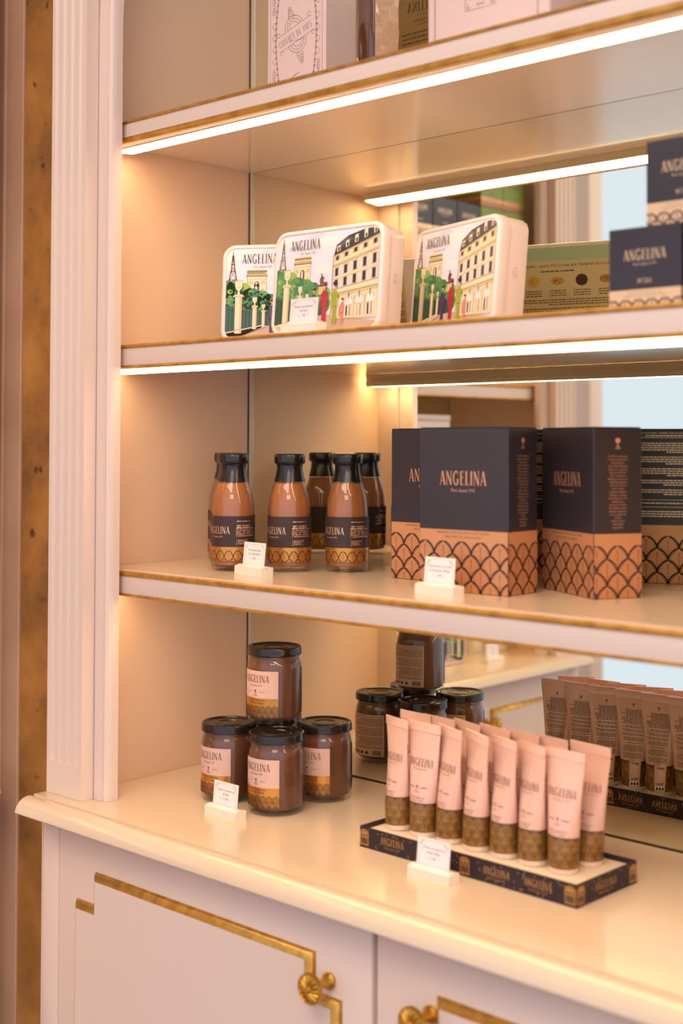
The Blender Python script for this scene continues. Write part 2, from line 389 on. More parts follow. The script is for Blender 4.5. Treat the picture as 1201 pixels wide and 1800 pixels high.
# ------------------------------------------------------------------ cabinets (local frame: front faces -y, x from the outer left end, mirror at y=0)
Z3, Z2, Z1, ZC = 1.2111, 1.5215, 1.8314, .9
def moulding_profile(sgn=1):
    return [(0, 0), (0, -.0185), (.006, -.0195), (.017, -.0190), (.018, -.0165), (.0195, -.0170), (.023, -.0185), (.027, -.0155), (.0285, -.0125), (.029, -.0085), (.0292, 0)]
def make_cabinet(M, W, labels, spring=1.97, doors=2, skip_right=False):
    # upper display surround
    up = empty('display_cabinet', M @ T(0, 0, ZC), labels['up'], 'display cabinet')
    def B(name, b, parent=up, smooth=30): return b.build(name, parent, None, smooth)
    top = 2.72-ZC
    for side in (0, 1):
        b = MB(); x0, x1 = (.017, .035) if side == 0 else (W-.035, W-.017)
        b.box(x0, x1, -.3075, .012, 0.0002, top, PANEL); B('side_panel', b)
        # fluted pilaster
        px = 0 if side == 0 else W-.08
        pts = [(px, -.332), (px, -.352)]; nfl = 4; fw = .0125; gap = (.08-nfl*fw)/(nfl+1)
        pl = [(px, -.332), (px, -.352), (px+.08, -.352), (px+.08, -.332)]
        b = MB(); b.extrude(pl, 'Z', .0002, .045, PAINT)
        for i in range(nfl):
            s0 = px+gap*(i+1)+fw*i
            pts += [(s0+fw*(1-math.cos(PI*k/8))/2, -.352+.0035*math.sin(PI*k/8)) for k in range(9)]
        pts += [(px+.08, -.352), (px+.08, -.332)]
        b.extrude(pts, 'Z', .045, top, PAINT)
        B('pilaster', b)
        b = MB(); b.box(px+.001, px+.079, -.3318, -.3078, .0002, top, PAINT); B('pilaster_backing', b)
    # arched moulding around the opening
    xl, xr = .08, W-.08; r = (xr-xl)/2-.0292; cx = W/2; zs = spring-ZC; fr = []
    o = Vector((xl, -.3125, 0)); Yv = Vector((0, 1, 0))
    fr.append((Vector((xl, -.3125, .0002)), Vector((1, 0, 0)), Yv)); fr.append((Vector((xl, -.3125, zs)), Vector((1, 0, 0)), Yv))
    R0 = r+.0292
    for i in range(1, 24):
        a = PI-PI*i/24; d = Vector((math.cos(a), 0, math.sin(a)))
        fr.append((Vector((cx, -.3125, zs))+d*R0, -d, Yv))
    fr.append((Vector((xr, -.3125, zs)), Vector((-1, 0, 0)), Yv)); fr.append((Vector((xr, -.3125, .0002)), Vector((-1, 0, 0)), Yv))
    b = MB(); b.sweep(moulding_profile(), fr, PAINT); B('arch_moulding', b, smooth=25)
    # spandrel board above the arch
    pts = [(xl, top)]+[(xl, zs)]+[(cx+R0*math.cos(PI-PI*i/24), zs+R0*math.sin(PI-PI*i/24)) for i in range(1, 24)]+[(xr, zs), (xr, top)]
    b = MB(); b.extrude(pts, 'Y', -.327, -.3080, PAINT); B('spandrel', b)
    b = MB(); b.box(0, W, -.352, .012, top, top+.03, PAINT, .002); B('cabinet_top', b)
    b = MB(); b.box(.035, W-.035, .0006, .006, .0002, top, MIRROR); B('mirror', b)
    b = MB(); b.box(.017, W-.017, .0062, .018, .0002, top, DARK); B('back_board', b)
    b = MB(); b.box(.0352, .0372, -.004, .0004, .0002, top, DARK); b.box(.0372, .0402, -.003, .0004, .0002, top, ALU); B('mirror_edge_strip', b)
    b = MB(); b.box(.0405, W-.0405, -.0022, .0004, .0003, .0026, DARK); b.box(.0405, W-.0405, -.0034, -.0023, .0003, .0012, ALU); B('mirror_base_strip', b)
    # worktop
    wt = empty('worktop', M @ T(0, 0, 0), labels['top'], 'worktop')
    prof = [(.018, .872), (.018, ZC), (-.3715, ZC), (-.3718, .8990), (-.3720, .8960), (-.3745, .8960), (-.3750, .8985), (-.3800, .8996), (-.3850, .8992), (-.3900, .8975), (-.3955, .8940), (-.3995, .8890), (-.4022, .8830), (-.4028, .8805), (-.4015, .8790), (-.398, .8785), (-.36, .8785), (-.36, .872)]
    b = MB(); b.extrude([(y, z) for y, z in prof], 'X', -.001, W+.001, TOP); b.build('slab', wt, None, 35)
    # base cabinet
    bs = empty('base_cabinet', M @ T(0, 0, 0), labels['base'], 'cabinet')
    b = MB(); b.box(.005, W-.005, -.342, .018, 0.0, .8718, DARK)
    b.build('carcass', bs)
    for q0, q1 in ((.005, .0415), (W-.0415, W-.005)):
        b = MB(); b.box(q0, q1, -.360, -.3422, .0, .8716, PAINT, .001); b.build('end_stile', bs)
    for q0, q1 in ((.002, .0048), (W-.0048, W-.002)):
        b = MB(); b.box(q0, q1, -.360, .018, .0, .8716, PAINT); b.build('side_panel', bs)
    # doors
    x0 = .0428; x1 = W-.0428; dw = (x1-x0-.0076*(doors-1))/doors
    for d in range(doors):
        a = x0+d*(dw+.0076); e = a+dw; z0, z1 = .08, .8712
        D = MB(); D.box(a, e, -.360, -.3424, z0, z1, PAINT, .001); dob = D.build('door', bs)
        # raised field with stepped corners and gilt sloping edge
        i0, i1 = a+.0835, e-.0835; j0, j1 = z0+.09, .8180; st = .0405; sv = .0435
        knob_left = d % 2 == 1
        outline = [(i0, j1), (i1, j1), (i1, j1-sv), (i1+st, j1-sv), (i1+st, j0), (i0-st, j0), (i0-st, j1-sv), (i0, j1-sv)]
        def inset(P, k):
            n = len(P); R = []
            for i in range(n):
                p0, p1, p2 = P[i-1], P[i], P[(i+1) % n]
                d1 = Vector((p1[0]-p0[0], p1[1]-p0[1])).normalized(); d2 = Vector((p2[0]-p1[0], p2[1]-p1[1])).normalized()
                n1 = Vector((d1.y, -d1.x)); n2 = Vector((d2.y, -d2.x)); R.append((p1[0]+(n1.x+n2.x)*k, p1[1]+(n1.y+n2.y)*k))
            return R
        steps = [(0, -.3602), (.0004, -.3622), (.0030, -.3655), (.0060, -.3682), (.0084, -.3696), (.0090, -.3697)]
        g = MB(); g.loft([[(x, y, z) for x, z in inset(outline, k)] for k, y in steps], GOLD, cap=False); g.build('gilt_edge', dob, None, 60)
        f = MB(); P = inset(outline, .0090); f.extrude(P, 'Y', -.3602, -.3700, PAINT); f.build('raised_panel', dob)
        # rosette knob
        kx, kz = (e-.0617, .7915) if not knob_left else (a+.0750, .7965)
        k = MB()
        prof = [(.0090, 0), (.0093, .0035), (.0070, .0065), (.0052, .011), (.0050, .018), (.0062, .0235), (.0100, .0262), (.0155, .0278), (.0170, .0300), (.0171, .0330), (.0163, .0348)]
        n = 112; rings = []
        for rr, h in prof: rings.append([(rr*math.cos(2*PI*i/n), rr*math.sin(2*PI*i/n), h) for i in range(n)])
        for rr, h, amp in ((.0152, .0350, .0), (.0146, .0341, .0005), (.0120, .0350, .0010), (.0085, .0357, .0010), (.0050, .0356, .0006), (.0038, .0352, 0), (.0032, .0366, 0), (.0018, .0376, 0), (.0003, .0378, 0)):
            rings.append([(rr*math.cos(2*PI*i/n), rr*math.sin(2*PI*i/n), h+amp*(2*abs(math.cos(PI*i/n*14))**.7-1)) for i in range(n)])
        k.loft(rings, BRASS)
        k.v = [(kx+v[0], -.3601-v[2], kz+v[1]) for v in k.v]
        k.build('knob', dob, None, 28)
    return up
def make_shelf(M, W, ztop, kind, label, lit=True):
    sh = empty('display_shelf', M @ T(0, 0, ztop), label, 'shelf')
    top_g, fz0, fz1, gz = {1: (.0040, -.0225, -.0040, -.0310), 2: (.0053, -.0286, -.0053, -.0334), 3: (.0072, -.0307, -.0072, -.0348)}[kind]
    under = -.0165 if kind != 3 else -.020
    x0, x1 = .0355, W-.0355
    b = MB(); b.box(x0, x1, -.287, -.0005, under, 0, TOP)
    o = b.build('board', sh)
    o.data.materials.append(UNDER)
    for p in o.data.polygons:
        if p.normal.z < -.5: p.material_index = 1
    b = MB(); b.box(x0, x1, -.3050, -.2871, gz+.0006, -.0002, PAINT, .0008); b.build('fascia', sh)
    def bead(z1, z0):
        n = 8; c = (z0+z1)/2; h = (z1-z0)/2
        return [(-.3048, z1)]+[(-.3052-.0032*math.sin(PI*i/n), c+h*math.cos(PI*i/n)) for i in range(n+1)]+[(-.3048, z0)]
    b = MB(); b.extrude(bead(0, -top_g), 'X', x0, x1, GOLD); b.build('upper_gilt_bead', sh, None, 50)
    b = MB(); b.extrude(bead(fz0, gz), 'X', x0, x1, GOLD); b.build('lower_gilt_bead', sh, None, 50)
    lx0, lx1 = .035+.020, W-.06
    if kind == 1:
        ch = [(-.2868, under-.0002), (-.2868, -.0315), (-.2500, -.0285), (-.2478, -.0285), (-.2478, under-.0002)]
        df = [(-.2845, -.0315), (-.2842, -.0328), (-.2520, -.0300), (-.2500, -.0290), (-.2500, -.0287)]
    elif kind == 2:
        ch = [(-.2620, under-.0002), (-.2620, -.0365), (-.2600, -.0380), (-.2575, -.0375), (-.2575, -.034), (-.2560, -.0335), (-.2560, -.030), (-.2575, -.0295), (-.2575, -.0215), (-.2560, -.0210), (-.2560, under-.0002)]
        df = [(-.2868, under-.002), (-.2868, -.0365), (-.2850, -.0378), (-.2640, -.0380), (-.2622, -.0365), (-.2622, under-.002)]
    else:
        ch = [(-.2600, under-.0002), (-.2600, -.0325), (-.2560, -.0325), (-.2560, under-.0002)]
        df = [(-.2868, under-.001), (-.2868, -.0290), (-.2820, -.0322), (-.2602, -.0322), (-.2602, under-.001)]
    b = MB(); b.extrude(ch, 'X', lx0-.004, lx1+.004, ALU); b.build('light_channel', sh, None, 30)
    b = MB(); b.extrude(df, 'X', lx0, lx1, LED if lit else ALU); b.build('light_strip', sh, None, 30)
    return sh
M1 = T(-.035, 0, 0); W1 = 1.235
make_cabinet(M1, W1, {'up': 'pink-white arched display surround with fluted pilaster and mirrored back, in front',
                      'top': 'glossy cream worktop with rounded nosing carrying the jars and the tubes',
                      'base': 'pink-white base cabinet with gilt stepped panels and brass rosette knobs'})
make_shelf(M1, W1, Z1, 1, 'highest gilt-edged lit shelf holding the tea gift box')
make_shelf(M1, W1, Z2, 2, 'gilt-edged lit shelf holding the illustrated biscuit tins')
make_shelf(M1, W1, Z3, 3, 'lowest gilt-edged shelf holding chocolate bottles and dark cartons')
M2 = T(-.54, -1.225, 0, PI/2); W2 = .865
make_cabinet(M2, W2, {'up': 'arched display surround seen in the mirror, standing beside the bright window',
                      'top': 'cream worktop seen in the mirror, its rounded end cut off at the left picture edge',
                      'base': 'base cabinet with gilt panel lines seen only in the mirror'})
make_shelf(M2, W2, Z1, 1, 'upper shelf reflected in the mirror, carrying black and green cube boxes')
make_shelf(M2, W2, Z2, 3, 'middle shelf reflected in the mirror, with nothing on it', False)
make_shelf(M2, W2, Z3, 3, 'lower shelf reflected in the mirror, carrying a tall pale box')

# ------------------------------------------------------------------ duplicates
def children(o): return [c for c in bpy.data.objects if c.parent == o]
def dup(root, M, label=None, group=None):
    def cp(o, par):
        c = o.copy(); COL.objects.link(c); c.parent = par
        for ch in children(o): cp(ch, c)
        return c
    r = cp(root, None); r.matrix_world = M
    if label: r['label'] = label
    if group: r['group'] = group
    return r

# ------------------------------------------------------------------ chocolate bottles
def make_bottle(M, label):
    t = empty('chocolate_bottle', M, label, 'bottle', 'bottles of drinking chocolate')
    R = .0300
    outer = [(.0001, .0035), (.020, .0015), (.0262, .0), (.0282, .0015), (.0296, .005), (.0300, .010), (.0300, .060), (.0299, .070), (.0297, .078), (.0292, .087), (.0283, .097), (.0260, .1075), (.0229, .1165), (.0206, .1240), (.0192, .1300), (.0176, .137), (.0170, .150), (.0001, .1505)]
    b = MB(); b.lathe(outer, GLASS, 56); b.build('glass', t, None, 50)
    inner = [(.0001, .0080), (.020, .0070), (.0265, .0085), (.0280, .0125), (.0282, .060), (.0281, .070), (.0279, .078), (.0274, .087), (.0265, .097), (.0243, .1075), (.0212, .1165), (.0199, .1210), (.0001, .1215)]
    b = MB(); b.lathe(inner, CHOC, 56); b.build('chocolate', t, None, 50)
    cap = [(.0001, .1225), (.0215, .1225), (.0206, .1262), (.0194, .131), (.0183, .136), (.0177, .1405), (.0176, .1445), (.0182, .1465), (.0200, .1472), (.0211, .1484), (.0214, .1505), (.0214, .1570), (.0209, .1595), (.0195, .1608), (.0150, .1604), (.0001, .1602)]
    b = MB(); b.lathe(cap, CAPBLK, 56); b.build('cap', t, None, 35)
    a = Art(); C = 2*PI*R; h0, h1 = .0148, .0755; a.rect(-C/2, C/2, h0, .0335, GILT, 56); a.rect(-C/2, C/2, .0335, h1, LBROWN, 56); a.up()
    a.fans(-C/2, C/2, h0, .0290, C/15, .0108, LBROWN, COPPERDK, .0011, 0, 4)
    a.logo('ANGELINA', 0, .0515, .0098, FOIL, .040, weight=1.05); a.text('Paris depuis 1903', 0, .0463, .0026, FOIL, width=.020)
    a.text('CHOCOLAT CHAUD', 0, .0310, .0012, LBROWN, width=.016)
    r = random.Random(5)
    for i in range(3): a.micro(.030, .056, .068-i*.0022-(.0035 if i else 0), .0012, FOIL, .8, r)
    for i in range(5): a.micro(.029, .058, .0585-i*.0026, .0012, COPPERTXT if i % 2 else FOIL, .9, r)
    a.stroke([(.030, .036), (.046, .036), (.046, .0445), (.030, .0445), (.030, .036)], .0004, FOIL)
    for i in range(3): a.micro(.0315, .045, .0375+i*.0023, .0010, FOIL, .8, r)
    for side in (0,):
        for i in range(12): a.micro(-.086, -.050, .0715-i*.0027, .0011, KRAFTLAB, .95, r)
        a.rect(-.062, -.052, .0355, .0405, FOIL); a.up(); a.micro(-.061, -.053, .037, .0018, INK, 1, r)
    a.build('label', t, S_cyl(R+.00015))
    a = Art()
    for i in range(3): a.micro(-.0235, -.0155, .098+i*.0025, .0012, INK, .9, r)
    return t
MB_ = [T(.1704, -.1904, Z3, .0), T(.2360, -.1455, Z3, -.06), T(.2960, -.0930, Z3, -.08), T(.1185, -.1465, Z3, .05), T(.0620, -.1007, Z3, .0)]
bot = make_bottle(MB_[0], 'bottle of drinking chocolate with black cap, directly behind the price card')
for i, lb in ((1, 'middle chocolate bottle of the front three, standing free right of the price card'),
              (2, 'chocolate bottle nearest the dark cartons'),
              (3, 'chocolate bottle hidden right behind the leftmost one, cap peeping out'),
              (4, 'chocolate bottle at the very back beside the mirror, left of the others')):
    dup(bot, MB_[i], lb)

# ------------------------------------------------------------------ jars
def make_jar(M, label):
    t = empty('jam_jar', M, label, 'jar', 'jars of chestnut cream')
    R = .0375
    body = [(.0001, .004), (.026, .0025), (.0325, 0), (.0350, .001), (.0368, .004), (.0374, .008), (.0375, .012), (.0375, .074), (.0372, .080), (.0362, .0845), (.0350, .0870), (.0345, .0885), (.0350, .0895), (.0350, .0915), (.0340, .0925), (.0340, .098), (.0001, .098)]
    b = MB(); b.lathe(body, GLASS, 64); b.build('glass', t, None, 50)
    fill = [(.0001, .0070), (.030, .0060), (.0345, .0085), (.0358, .0125), (.0360, .073), (.0356, .079), (.0344, .0835), (.0334, .0865), (.0331, .0925), (.0001, .0925)]
    b = MB(); b.lathe(fill, CREAM, 64); b.build('chestnut_cream', t, None, 50)
    lid = [(.0001, .0925), (.0352, .0925), (.0372, .0930), (.0376, .0945), (.0373, .0955), (.0373, .1010), (.0366, .1035), (.0350, .1042), (.0332, .1036), (.0325, .1024), (.0290, .1020), (.0200, .1020), (.0190, .1028), (.0150, .1030), (.0143, .1022), (.0001, .1022)]
    b = MB(); b.lathe(lid, LIDBLK, 64); b.build('lid', t, None, 25)
    a = Art(); w = .033
    a.rect(-w, w, .0115, .0375, GILT, 20); a.rect(-w, w, .0375, .0740, PINKLAB, 20); a.up()
    a.arches(-w, w, .0115, .0275, .0088, .0066, INK, .0005, 4, bgm=GILT)
    a.logo('ANGELINA', 0, .0585, .0100, INKB, .041); a.text('Paris depuis 1903', 0, .0535, .0024, INKB, width=.021)
    a.emblem(0, .0435, .0052, INK); a.text('MAISON', -.0105, .0452, .0012, INKB, width=.008); a.text('FONDÉE', .0105, .0452, .0012, INKB, width=.008); a.text('PARIS', 0, .0405, .0018, INK, width=.007)
    a.text('CRÈME DE MARRONS', 0, .0335, .0020, INK, width=.030); a.text('CHESTNUT CREAM', 0, .0298, .0020, INK, width=.026)
    a.build('front_label', t, S_cyl(R+.0002))
    a = Art(); r = random.Random(9)
    a.rect(-.0335, .0300, .0115, .0740, PINKLAB, 20); a.up(); v = .0705
    i = 0
    while v > .0225:
        a.micro(-.031, .028, v, .0011, INKB, r.uniform(.6, 1), r); v -= .0021 if i % 6 else .0034; i += 1
    a.barcode(-.029, -.016, .0135, .0205, INK, PINKLAB)
    for k in range(4): a.ell(-.006+k*.009, .0165, .0028, .0022, INK, 8)
    a.build('back_label', t, lambda u, v, o: ((R+.0002+o)*math.sin(u/R+PI), -(R+.0002+o)*math.cos(u/R+PI), v))
    return t
jar = make_jar(T(.2655, -.1979, ZC, .02), 'front jar of chestnut cream, bearing the stacked jar together with its neighbours')
dup(jar, T(.1717, -.1980, ZC, .03), 'lower jar of chestnut cream right behind the price card')
dup(jar, T(.2669, -.1062, ZC, .07), 'lower jar of chestnut cream farthest right in the group')
dup(jar, T(.1757, -.1123, ZC, .0), 'lower jar of chestnut cream at the back, seen mainly in the mirror')
dup(jar, T(.2194, -.1572, ZC+.1043, .06), 'single jar of chestnut cream stacked on top of the other jars')

# ------------------------------------------------------------------ hot chocolate cartons
SIDE_TXT = ['In 1903, the Austrian', 'confectioner Antoine', 'Rumpelmayer', 'opened the Angelina', 'tearoom, located at', '226 rue de Rivoli,', 'Paris. Today, the', 'Angelina tearoom is a', 'worldwide symbol', 'of French "Art de', 'Vivre", which', 'combines tradition,', 'indulgence, luxury', 'and refinement. The', 'Angelina hot', 'chocolate and the', 'Mont-Blanc pastry,', 'Angelina signatures,', 'are recognized in', 'all their', 'authentic taste', 'with quality', 'ingredients.']
def make_carton(M, label):
    t = empty('hot_chocolate_carton', M, label, 'box', 'dark hot chocolate cartons')
    w, d, h = .1273, .0623, .195
    b = MB(); b.box(-w, 0, 0, d, 0, h-.0012, BOXBLK, .0009, 1); b.build('carton', t)
    b = MB(); b.box(-w+.001, -.001, .0006, d-.001, h-.0010, h, BOXBLK, .0003, 1); b.build('top_flap', t)
    zb = .0735
    a = Art(); a.rect(.0006, w-.0006, .0006, zb, COPPER); a.up()
    a.fans(.0006, w-.0006, .0006, .0600, .0268, .0152, INK, COPPERDK, .0021, .008, 6)
    a.logo('ANGELINA', w/2, .1265, .0165, COPPERTXT, .066); a.text('Paris depuis 1903', w/2, .1185, .0040, COPPERTXT, width=.034)
    a.text('PRÉPARATION POUR CHOCOLAT CHAUD', w/2, .0690, .0024, INK, width=.076); a.text('MIX FOR HOT CHOCOLATE', w/2, .0640, .0024, INK, width=.050)
    a.build('front_print', t, S_front(-w, 0, 0))
    a = Art(); a.rect(.0006, d-.0006, .0006, zb, COPPER); a.up()
    a.fans(.0006, d-.0006, .0006, .0600, .0268, .0152, INK, COPPERDK, .0021, .003, 6)
    a.emblem(d/2, .1700, .0130, COPPERTXT)
    for i, s_ in enumerate(SIDE_TXT): a.text(s_, d/2, .1605-i*.0036*1.02, .0022, COPPERTXT, sx=.95)
    a.build('side_print', t, S_right(0, 0, 0))
    a = Art(); a.rect(.0006, w-.0006, .0006, zb, COPPER); a.up()
    a.fans(.0006, w-.0006, .0006, .0600, .0268, .0152, INK, COPPERDK, .0021, .008, 6)
    r = random.Random(11)
    for v in (.1835, .1050, .0960): a.rect(.004, w-.004, v, v+.0005, FOIL)
    a.text('PRÉPARATION POUR CHOCOLAT CHAUD - MIX FOR HOT CHOCOLATE', w/2, .1885, .0020, FOIL, width=.110)
    a.micro(.035, .090, .1855, .0013, FOIL, 1, r)
    v = .1760
    for n in (5, 4, 4, 3, 3):
        for i in range(n): a.micro(.006, w-.006, v, .0013, FOIL, 1 if i < n-1 else .5, r); v -= .0028
        v -= .0035
    a.micro(.006, w-.006, .1005, .0013, FOIL, 1, r)
    for i in range(3): a.micro(.030, .100, .0900-i*.003, .0013, FOIL, 1, r)
    a.build('back_print', t, S_back(0, d, 0))
    a = Art(); a.rect(.0006, d-.0006, .0006, zb, COPPER); a.up(); a.fans(.0006, d-.0006, .0006, .0600, .0268, .0152, INK, COPPERDK, .0021, .003, 6)
    a.build('left_print', t, S_left(-w, d, 0))
    return t
ct = make_carton(T(.6390, -.1937, Z3, .0431), 'dark hot chocolate carton facing front, directly behind the price card')
dup(ct, T(.7237, -.1476, Z3, -.5012), 'dark hot chocolate carton turned sideways at the right, its text side showing')
dup(ct, T(.4000+.1273, -.1215, Z3, .0), 'dark hot chocolate carton half hidden at the left behind the front one')

# ------------------------------------------------------------------ number 226 cube boxes
def make_cube(M, label, body=BOXBLK, txt=FOIL, band=FOIL):
    t = empty('tea_cube_box', M, label, 'box')
    w = .083; h = .0862
    b = MB(); b.box(0, w, 0, w, 0, h, body, .0008, 1); b.build('carton', t)
    def face(nm, S):
        a = Art(); a.rect(.0004, w-.0004, .0004, .0225, band); a.up(); a.fans(.0004, w-.0004, .0004, .0125, .0150, .0075, INK, INK, .0018, .004, 3)
        a.logo('ANGELINA', w/2, .0525, .0110, txt, .048, weight=1.2); a.text('Paris depuis 1903', w/2, .0472, .0028, txt, width=.026)
        a.text('N°226', w/2, .0290, .0048, txt, width=.0165); a.text('THÉ NOIR - BLACK TEA', w/2, .0185, .0016, INKB, width=.040); a.text('MÉLANGE PARFUMÉ', w/2, .0152, .0014, INKB, width=.048)
        a.build(nm, t, S)
    face('front_print', S_front(0, 0, 0)); face('side_print', S_right(w, 0, 0))
    face('back_print', S_back(w, w, 0))
    return t
cube = make_cube(T(.8070, -.2500, Z2, .0), 'black tea cube box numbered 226, lower left of the stack')
dup(cube, T(.8490, -.2470, Z2+.0865, .0), 'black tea cube box numbered 226 stacked on top')
dup(cube, T(.8930, -.2510, Z2, .0), 'black tea cube box mostly cut off at the right picture edge')

# ------------------------------------------------------------------ illustrated biscuit tins
A_ = {k: mat('art_'+k, c, .38, coat=.2) for k, c in dict(sky=(222, 214, 226), cloud=(238, 222, 220), sky2=(204, 200, 222), leaf=(96, 146, 72), leaf2=(52, 116, 84), leaf3=(140, 176, 84), dkgreen=(36, 72, 58), line=(58, 44, 36), stone=(232, 212, 176), stone2=(206, 180, 138), stone3=(180, 152, 108), slate=(58, 54, 62), slate2=(92, 86, 92), win=(44, 40, 46), iron=(132, 92, 66), red=(176, 34, 56), lime=(156, 160, 42), purple=(78, 52, 92), skin=(226, 170, 136), hair=(52, 32, 26), pinkd=(214, 130, 116), pave=(196, 168, 150), bronze=(110, 80, 56), shop=(236, 222, 212)).items()}
def tin_art(a, W, H):
    # unit coordinates: 0..1.33 across, 0..1 up
    sx = W/1.33; r = random.Random(21)
    P = lambda pts: [(x*sx, y*H) for x, y in pts]
    def R(x0, x1, y0, y1, m): a.rect(x0*sx, x1*sx, y0*H, y1*H, A_[m])
    def Q(pts, m): a.poly(P(pts), A_[m])
    def L(pts, w, m): a.stroke(P(pts), w*H, A_[m])
    def E(x, y, rx, ry, m, n=12): a.ell(x*sx, y*H, rx*sx, ry*H, A_[m], n)
    R(0, 1.33, 0, 1, 'sky'); a.up()
    for x, y, q in ((.1, .93, .16), (.35, .74, .15), (.66, .9, .16), (.62, .62, .12), (.02, .8, .1)): E(x, y, q, q*.35, 'cloud')
    a.up()
    E(.5, .97, .12, .03, 'sky2'); E(.22, .86, .09, .02, 'sky2'); a.up()
    # iron tower
    L([(.028, .64), (.052, .76), (.068, .93)], .016, 'iron'); L([(.118, .64), (.092, .76), (.074, .93)], .016, 'iron'); L([(.071, .86), (.071, .97)], .010, 'iron')
    for y in (.655, .75, .83): L([(.071-.05*(1-(y-.62)*2.6), y), (.071+.05*(1-(y-.62)*2.6), y)], .012, 'iron')
    L([(.055, .76), (.09, .80)], .006, 'iron'); L([(.088, .76), (.057, .80)], .006, 'iron'); L([(.04, .66), (.085, .74)], .006, 'iron'); L([(.105, .66), (.058, .74)], .006, 'iron')
    # triumphal arch
    Q([(.235, .48), (.235, .70), (.455, .70), (.455, .48)], 'stone'); a.up()
    R(.225, .465, .695, .712, 'stone3'); R(.232, .458, .712, .742, 'stone2'); R(.228, .462, .742, .752, 'line'); R(.24, .45, .752, .765, 'stone2'); R(.225, .465, .688, .695, 'line'); R(.235, .455, .655, .66, 'stone3')
    for i in range(9): R(.24+i*.024, .25+i*.024, .718, .738, 'stone3')
    R(.315, .375, .42, .60, 'bronze'); E(.345, .60, .03, .035, 'bronze'); R(.25, .295, .60, .64, 'stone2'); R(.395, .44, .60, .64, 'stone2'); R(.40, .435, .47, .55, 'stone2'); a.up()
    R(.33, .35, .42, .60, 'sky'); E(.34, .60, .010, .025, 'sky'); L([(.235, .48), (.235, .70)], .004, 'line'); L([(.455, .48), (.455, .70)], .004, 'line'); a.up()
    # trees
    for (x, y, q, m) in [(.0, .55, .11, 'leaf2'), (.10, .56, .10, 'leaf'), (.19, .53, .10, 'leaf3'), (.28, .44, .13, 'leaf2'), (.40, .42, .12, 'leaf'), (.50, .40, .10, 'leaf2'), (.60, .38, .09, 'leaf'), (.66, .36, .08, 'leaf3'), (.08, .42, .14, 'leaf'), (.24, .36, .14, 'leaf3'), (.46, .32, .14, 'leaf2'), (.62, .26, .12, 'leaf')]: E(x, y, q, q*.95, m, 11)
    a.up()
    for i in range(110):
        x = r.uniform(0, .7); y = r.uniform(.24, .60-.28*x); q = r.uniform(.012, .035); E(x, y, q, q*.8, r.choice(('leaf', 'leaf2', 'leaf3', 'leaf2')), 7)
    a.up()
    # fence
    Q([(0, .06), (0, .35), (.40, .29), (.66, .26), (.66, .14), (.40, .13)], 'dkgreen'); a.up()
    for i in range(34):
        x = i*.0195; t = 1-x*.35; c = 'leaf2' if i % 2 else 'line'
        L([(x, .35-.14*x+.035), (x, .07+.1*x)], .006, c)
    L([(0, .36), (.66, .26)], .009, 'line'); L([(0, .33), (.66, .24)], .007, 'line')
    # statue
    Q([(.575, .36), (.575, .45), (.645, .45), (.645, .36)], 'stone2'); a.up(); E(.612, .50, .026, .045, 'bronze'); L([(.60, .47), (.625, .545), (.645, .52)], .018, 'bronze'); L([(.612, .53), (.606, .575)], .014, 'bronze'); R(.57, .65, .44, .452, 'line'); a.up()
    # pavement and kerb
    Q([(0, 0), (0, .055), (.42, .135), (.70, .15), (.86, .12), (1.33, .055), (1.33, 0)], 'pave'); Q([(0, 0), (0, .07), (.42, .15), (.42, .12), (.12, 0)], 'stone'); a.up(); L([(0, .07), (.42, .15)], .005, 'line'); L([(.1, 0), (.46, .12)], .005, 'line')
    # urn pillars
    for x, s_, yb in ((.145, 1.0, .055), (.33, .62, .10), (.43, .45, .12)):
        w = .040*s_; yt = .06+.40*s_+.03*(1-s_)*3.2
        R(x-w, x+w, yb, yt, 'stone'); a.up(); R(x+w*.4, x+w, yb, yt, 'stone2'); R(x-w*1.5, x+w*1.5, yt, yt+.018*s_, 'stone2'); R(x-w*1.25, x+w*1.25, yt+.018*s_, yt+.03*s_, 'stone')
        y = yt+.03*s_; Q([(x-w*.4, y), (x+w*.4, y), (x+w*.2, y+.04*s_), (x+w, y+.075*s_), (x+w*.95, y+.14*s_), (x+w*1.3, y+.155*s_), (x-w*1.3, y+.155*s_), (x-w*.95, y+.14*s_), (x-w, y+.075*s_), (x-w*.2, y+.04*s_)], 'stone')
        a.up(); R(x-w*1.3, x+w*1.3, y+.148*s_, y+.156*s_, 'stone3'); L([(x-w, yb), (x-w, yt)], .004, 'line'); L([(x-w*.95, y+.08*s_), (x+w*.95, y+.08*s_)], .005, 'stone3')
    a.up()
    # corner building in perspective
    f = lambda x, y: (x, y)
    x0, x1 = .755, 1.30
    top = lambda t: .74+.17*t; base = .10
    def row(t, k): return .10+(top(t)-.10)*k    # k: height fraction along the facade
    X = lambda t: x0+(x1-x0)*t**1.05
    def quad(t0, t1, k0, k1, m): Q([(X(t0), row(t0, k0)), (X(t1), row(t1, k0)), (X(t1), row(t1, k1)), (X(t0), row(t0, k1))], m)
    quad(0, 1.1, 0, 1, 'stone'); Q([(X(0), row(0, 1)), (X(0)+.03, .85), (.93, .935), (1.14, .985), (1.33, .99), (1.33, row(1.1, 1))], 'slate'); a.up()
    Q([(.80, .80), (.82, .865), (.93, .925), (1.0, .9)], 'slate2')
    a.up()
    for i in range(5):
        t = .08+i*.21; xx = X(t); yy = row(t, 1.04)
        Q([(xx, yy), (xx, yy+.055+.01*i), (xx+.042, yy+.068+.01*i), (xx+.042, yy+.012)], 'stone'); a.up(); Q([(xx+.012, yy+.008), (xx+.012, yy+.045), (xx+.034, yy+.05), (xx+.034, yy+.014)], 'win')
